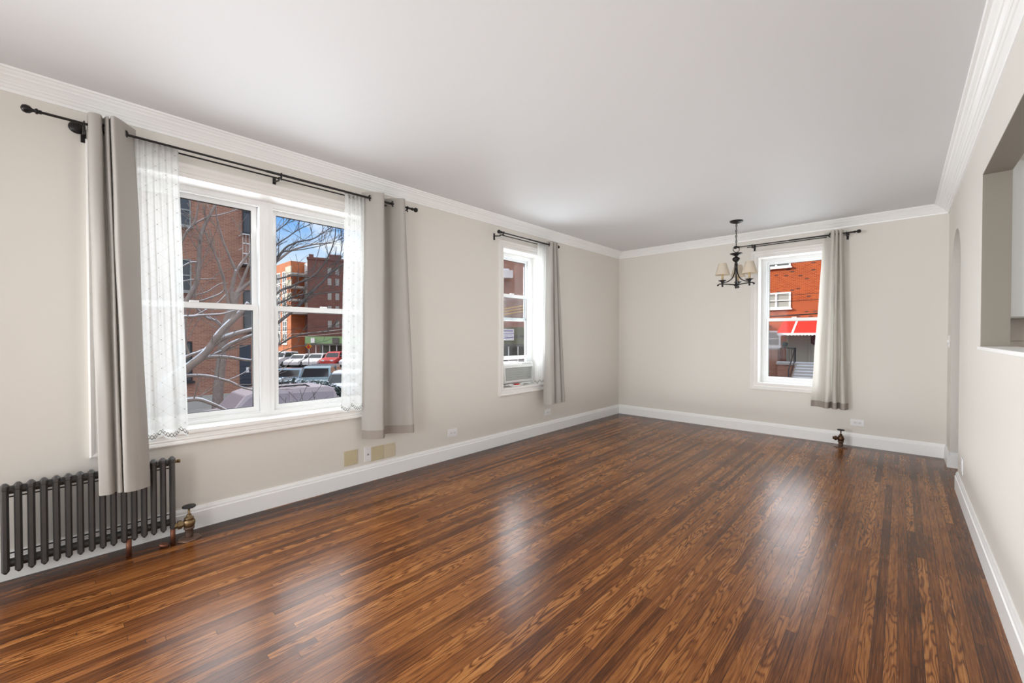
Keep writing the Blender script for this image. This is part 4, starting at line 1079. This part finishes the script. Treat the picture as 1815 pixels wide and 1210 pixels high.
# ------------------------------------------------------------------ trees
tr = random.Random(5)
class Tree:
    def __init__(s): s.b = MB(); s.s = MB()
    def limb(s, pts, r0, r1, snow=True, n=34, twigs=0, up=.5, tl=1.0, seg=9):
        P, L = catmull(pts, n); r0 *= .8; r1 *= .8
        o_ = tr.uniform(0, 99); P = [p + Vector(noise.noise_vector(p / (r0 * 9) + Vector((o_, 0, 0)))) * r0 * .55 for p in P]
        rs = [r0 + (r1 - r0) * (i / (n - 1)) ** .8 for i in range(n)]
        s.b.tube(P, rs, seg)
        if snow: s.s.tube([p + Vector((0, 0, .60 * r)) for p, r in zip(P, rs)], [r * (.70 + .18 * noise.noise(p * 6)) for p, r in zip(P, rs)], 7)
        for k in range(twigs):
            i = tr.randint(2, n - 2); d = (P[i + 1] - P[i]).normalized()
            v = (d * .7 + Vector((tr.uniform(-.5, .5), tr.uniform(-.8, .8), tr.uniform(-.35, 1.0) * up + .2))).normalized()
            ln = tl * tr.uniform(.4, 1.1); bend = Vector((tr.uniform(-.2, .2), tr.uniform(-.25, .25), tr.uniform(-.1, .3)))
            rr = rs[i] * .42
            pts2 = [P[i], P[i] + v * ln * .5 + bend * ln * .25, P[i] + (v + bend).normalized() * ln]
            Q, _ = catmull(pts2, 7)
            s.b.tube(Q, [max(.006, rr * (1 - .75 * j / 6)) for j in range(7)], 5)
            if snow and tr.random() < .4: s.s.tube([p + Vector((0, 0, rr * .6)) for p in Q[:5]], rr * .55, 4)
            for m in range(3):
                j = tr.randint(2, 5); v2 = (v + Vector((tr.uniform(-.7, .7), tr.uniform(-.9, .9), tr.uniform(-.3, .9)))).normalized(); l2 = ln * tr.uniform(.3, .6)
                s.b.tube([Q[j], Q[j] + v2 * l2 * .5 + bend * .1, Q[j] + v2 * l2], [max(.005, rr * .45), max(.004, rr * .3), .003], 4)
    def done(s, loc, label, group):
        root = thing('tree', loc, label, 'tree', group)
        s.b.build('branches', 'bark_pale' if 'forked' in label or 'trunk' in label else 'bark', root, fixn=False)
        if s.s.v: s.s.build('branch_snow', 'snow', root, fixn=False)
def A_(X, *pp, j=0.0): return [at(a, b, X=X + (tr.uniform(-j, j) if j else 0)) for a, b in pp]
# near tree, its trunk behind the left sheer: thick snow-topped limbs across the left sash
T = Tree(); X = -9.0
base = at(280, 760, X=X)
T.limb([Vector((base.x, base.y - .35, GZ)), at(284, 740, X=X), at(290, 700, X=X), at(318, 664, X=X)], .17, .115)
T.limb(A_(X, (318, 664), (340, 646), (365, 622), (385, 598), (408, 572), (428, 551), (440, 538)), .095, .055, twigs=4)
T.limb(A_(X, (362, 624), (385, 606), (403, 597), (420, 592), (455, 583), (492, 574)), .062, .035, twigs=4)
T.limb(A_(X, (408, 572), (416, 560), (414, 545), (411, 520), (413, 498), (418, 480)), .055, .035)
T.limb(A_(X, (418, 480), (432, 461), (455, 438), (485, 415)), .034, .018, twigs=3)
T.limb(A_(X, (418, 480), (405, 452), (393, 420), (386, 395), (382, 365), (378, 330)), .030, .010, twigs=3)
T.limb(A_(X, (395, 622), (412, 608), (430, 600), (456, 591)), .05, .03, twigs=1)
T.limb(A_(X, (345, 640), (375, 632), (405, 633), (440, 639), (480, 640)), .04, .022, twigs=3)
T.limb(A_(X, (312, 667), (345, 665), (378, 668), (405, 676), (430, 687), (470, 694)), .038, .016, twigs=6)
T.limb(A_(X, (315, 711), (350, 709), (375, 716), (400, 727), (425, 735)), .045, .025, twigs=4)
T.limb(A_(X, (318, 640), (333, 630), (350, 624), (368, 616)), .04, .02)
T.limb(A_(X, (334, 630), (330, 612), (328, 590), (329, 560), (326, 530)), .03, .015, twigs=3)
T.limb(A_(X + .5, (318, 562), (350, 560), (390, 556), (420, 550)), .03, .012, twigs=2)
T.limb(A_(X, (326, 540), (338, 522), (347, 500), (351, 465), (353, 430), (362, 400), (372, 380), (384, 358), (396, 335)), .055, .025, twigs=5)
T.limb(A_(X, (352, 465), (338, 466), (322, 473), (305, 480)), .022, .012)
T.limb(A_(X, (316, 437), (330, 412), (342, 398), (352, 365), (356, 340)), .03, .012, twigs=3)
T.limb(A_(X, (342, 398), (368, 385), (395, 380), (430, 368)), .018, .008, twigs=3)
T.limb(A_(X, (405, 540), (400, 510), (390, 470), (378, 445), (368, 425), (362, 400)), .028, .012, twigs=4)
T.limb(A_(X, (330, 540), (365, 530), (396, 515), (390, 480), (378, 440), (366, 412)), .018, .01, twigs=3)
T.limb(A_(X, (338, 525), (365, 518), (390, 503), (404, 502)), .014, .008)
T.limb(A_(X, (318, 500), (345, 495), (383, 494)), .014, .007)
T.done((base.x, base.y - .35, GZ), 'forked tree with thick snow-topped limbs crossing the left half of the double window', 'street trees')
# farther tree with the visible trunk; its crown reaches across the right sash against the sky
T = Tree(); X = -19.0
tb = at(386, 740, X=X)
T.limb([Vector((tb.x, tb.y, GZ)), at(386, 690, X=X), at(391, 640, X=X), at(399, 590, X=X), at(408, 560, X=X), at(420, 520, X=X)], .24, .17, False, seg=10)
T.limb(A_(X, (400, 592), (385, 570), (365, 562), (340, 540)), .08, .03, True, twigs=3)
T.limb(A_(X, (420, 520), (436, 480), (448, 450), (452, 420)), .085, .04, False, twigs=4, tl=1.5)
T.limb(A_(X, (420, 520), (445, 500), (470, 478), (500, 455), (520, 442), (545, 436), (585, 430)), .10, .03, False, twigs=12, tl=2.0)
T.done((tb.x, tb.y, GZ), 'bare tree with a pale upright trunk before the brown block wall', 'street trees')
T = Tree(); X = -13.0
tb = at(455, 740, X=X)
T.limb([Vector((tb.x, tb.y, GZ)), at(460, 700, X=X), at(466, 640, X=X), at(470, 570, X=X), at(474, 500, X=X), at(476, 420, X=X)], .12, .06, False, seg=8)
k_ = dict(twigs=11, tl=.95)
T.limb(A_(X, (470, 535), (492, 518), (520, 505), (553, 490), (578, 462), (591, 430), (595, 398), (598, 370)), .05, .012, False, **k_)
T.limb(A_(X, (470, 590), (500, 566), (523, 548), (545, 525), (570, 500), (590, 480), (612, 466), (650, 450)), .065, .025, False, **k_)
T.limb(A_(X, (470, 548), (495, 537), (530, 523), (570, 520), (612, 515), (640, 512)), .04, .015, False, **k_)
T.limb(A_(X, (472, 500), (492, 494), (520, 489), (553, 491), (600, 486)), .035, .01, False, **k_)
T.limb(A_(X, (474, 490), (491, 461), (505, 440), (525, 430), (558, 421), (585, 404), (600, 392)), .05, .012, False, **k_)
T.limb(A_(X, (474, 450), (492, 432), (510, 420), (528, 408), (548, 398), (575, 385)), .032, .008, False, **k_)
T.limb(A_(X, (553, 490), (562, 455), (570, 425), (573, 395), (574, 370)), .016, .006, False, twigs=4)
T.limb(A_(X, (474, 470), (500, 448), (535, 442), (565, 436), (592, 428), (615, 420)), .028, .008, False, **k_)
T.limb(A_(X, (474, 430), (490, 410), (505, 398), (520, 385), (540, 372)), .028, .008, False, **k_)
T.limb(A_(X, (595, 470), (606, 440), (604, 410), (606, 385)), .014, .005, False, twigs=4)
T.limb(A_(X, (470, 625), (495, 610), (520, 597), (548, 590), (580, 588), (612, 583)), .038, .012, False, **k_)
T.limb(A_(X, (468, 645), (494, 626), (520, 615), (545, 612)), .026, .01, False, twigs=4)
T.limb(A_(X, (470, 560), (500, 545), (535, 537), (560, 520)), .028, .01, False, **k_)
T.done((tb.x, tb.y, GZ), 'slender bare tree at the mullion with branches spread against the sky', 'street trees')
# bare shrub tops below the right sash
T = Tree(); X = -8.0
tb = at(525, 760, X=X)
for pp in (((520, 745), (530, 715), (545, 682)), ((528, 745), (548, 712), (566, 690), (571, 680)), ((515, 740), (505, 715), (494, 700)), ((525, 735), (560, 712), (583, 702)), ((505, 735), (512, 715), (507, 704)), ((530, 735), (520, 705), (512, 694)), ((500, 728), (480, 715), (460, 705)), ((540, 740), (538, 712), (532, 690))):
    T.limb([Vector((tb.x, tb.y, GZ))] + A_(X, *pp), .014, .005, False, n=12, twigs=2, tl=.25)
T.done((tb.x, tb.y, GZ), 'thin bare shrub stems rising in front of the snow-dusted SUV', 'street shrubs')
bpy.data.objects['tree.003'].name = 'bare_shrub'; bpy.data.objects['bare_shrub']['category'] = 'shrub'

# overhead wires
def wire(label, a, b, mat='wire_black', r=.016, sag=.4, group='overhead wires'):
    a, b = Vector(a), Vector(b); P = [a.lerp(b, k / 14) - Vector((0, 0, sag * 4 * (k / 14) * (1 - k / 14))) for k in range(15)]
    mb = MB().tube(P, r, 6); o = mb.build('overhead_wire', mat); tag(o, label, 'wire', group)
for k, (y0, y1) in enumerate(((581, 571), (588, 581), (592, 588))):
    wire(('highest', 'middle', 'lowest')[k] + ' of the wires above the sunlit cars', at(400, y0 + 8, D=30), at(700, y1 - 12, D=34), 'ext_white' if k else 'wire_black', .013, .3)
for k in range(3):
    wire(('highest', 'middle', 'lowest')[k] + ' of the three yellow wires seen over the air conditioner', at(830, 556 + 5 * k, D=30), at(1010, 525 + 5 * k, D=30), 'wire_yellow', .028, .1)
for k, y_ in enumerate((517, 528, 553)):
    wire(('thin wire above the small window of the orange house', 'thin wire crossing the small window of the orange house', 'thick cable just above the red awning')[k], at(1280, y_ + 8, Y=24), at(1560, y_ - 10, Y=24), 'wire_black', (.009, .012, .03)[k], .15)
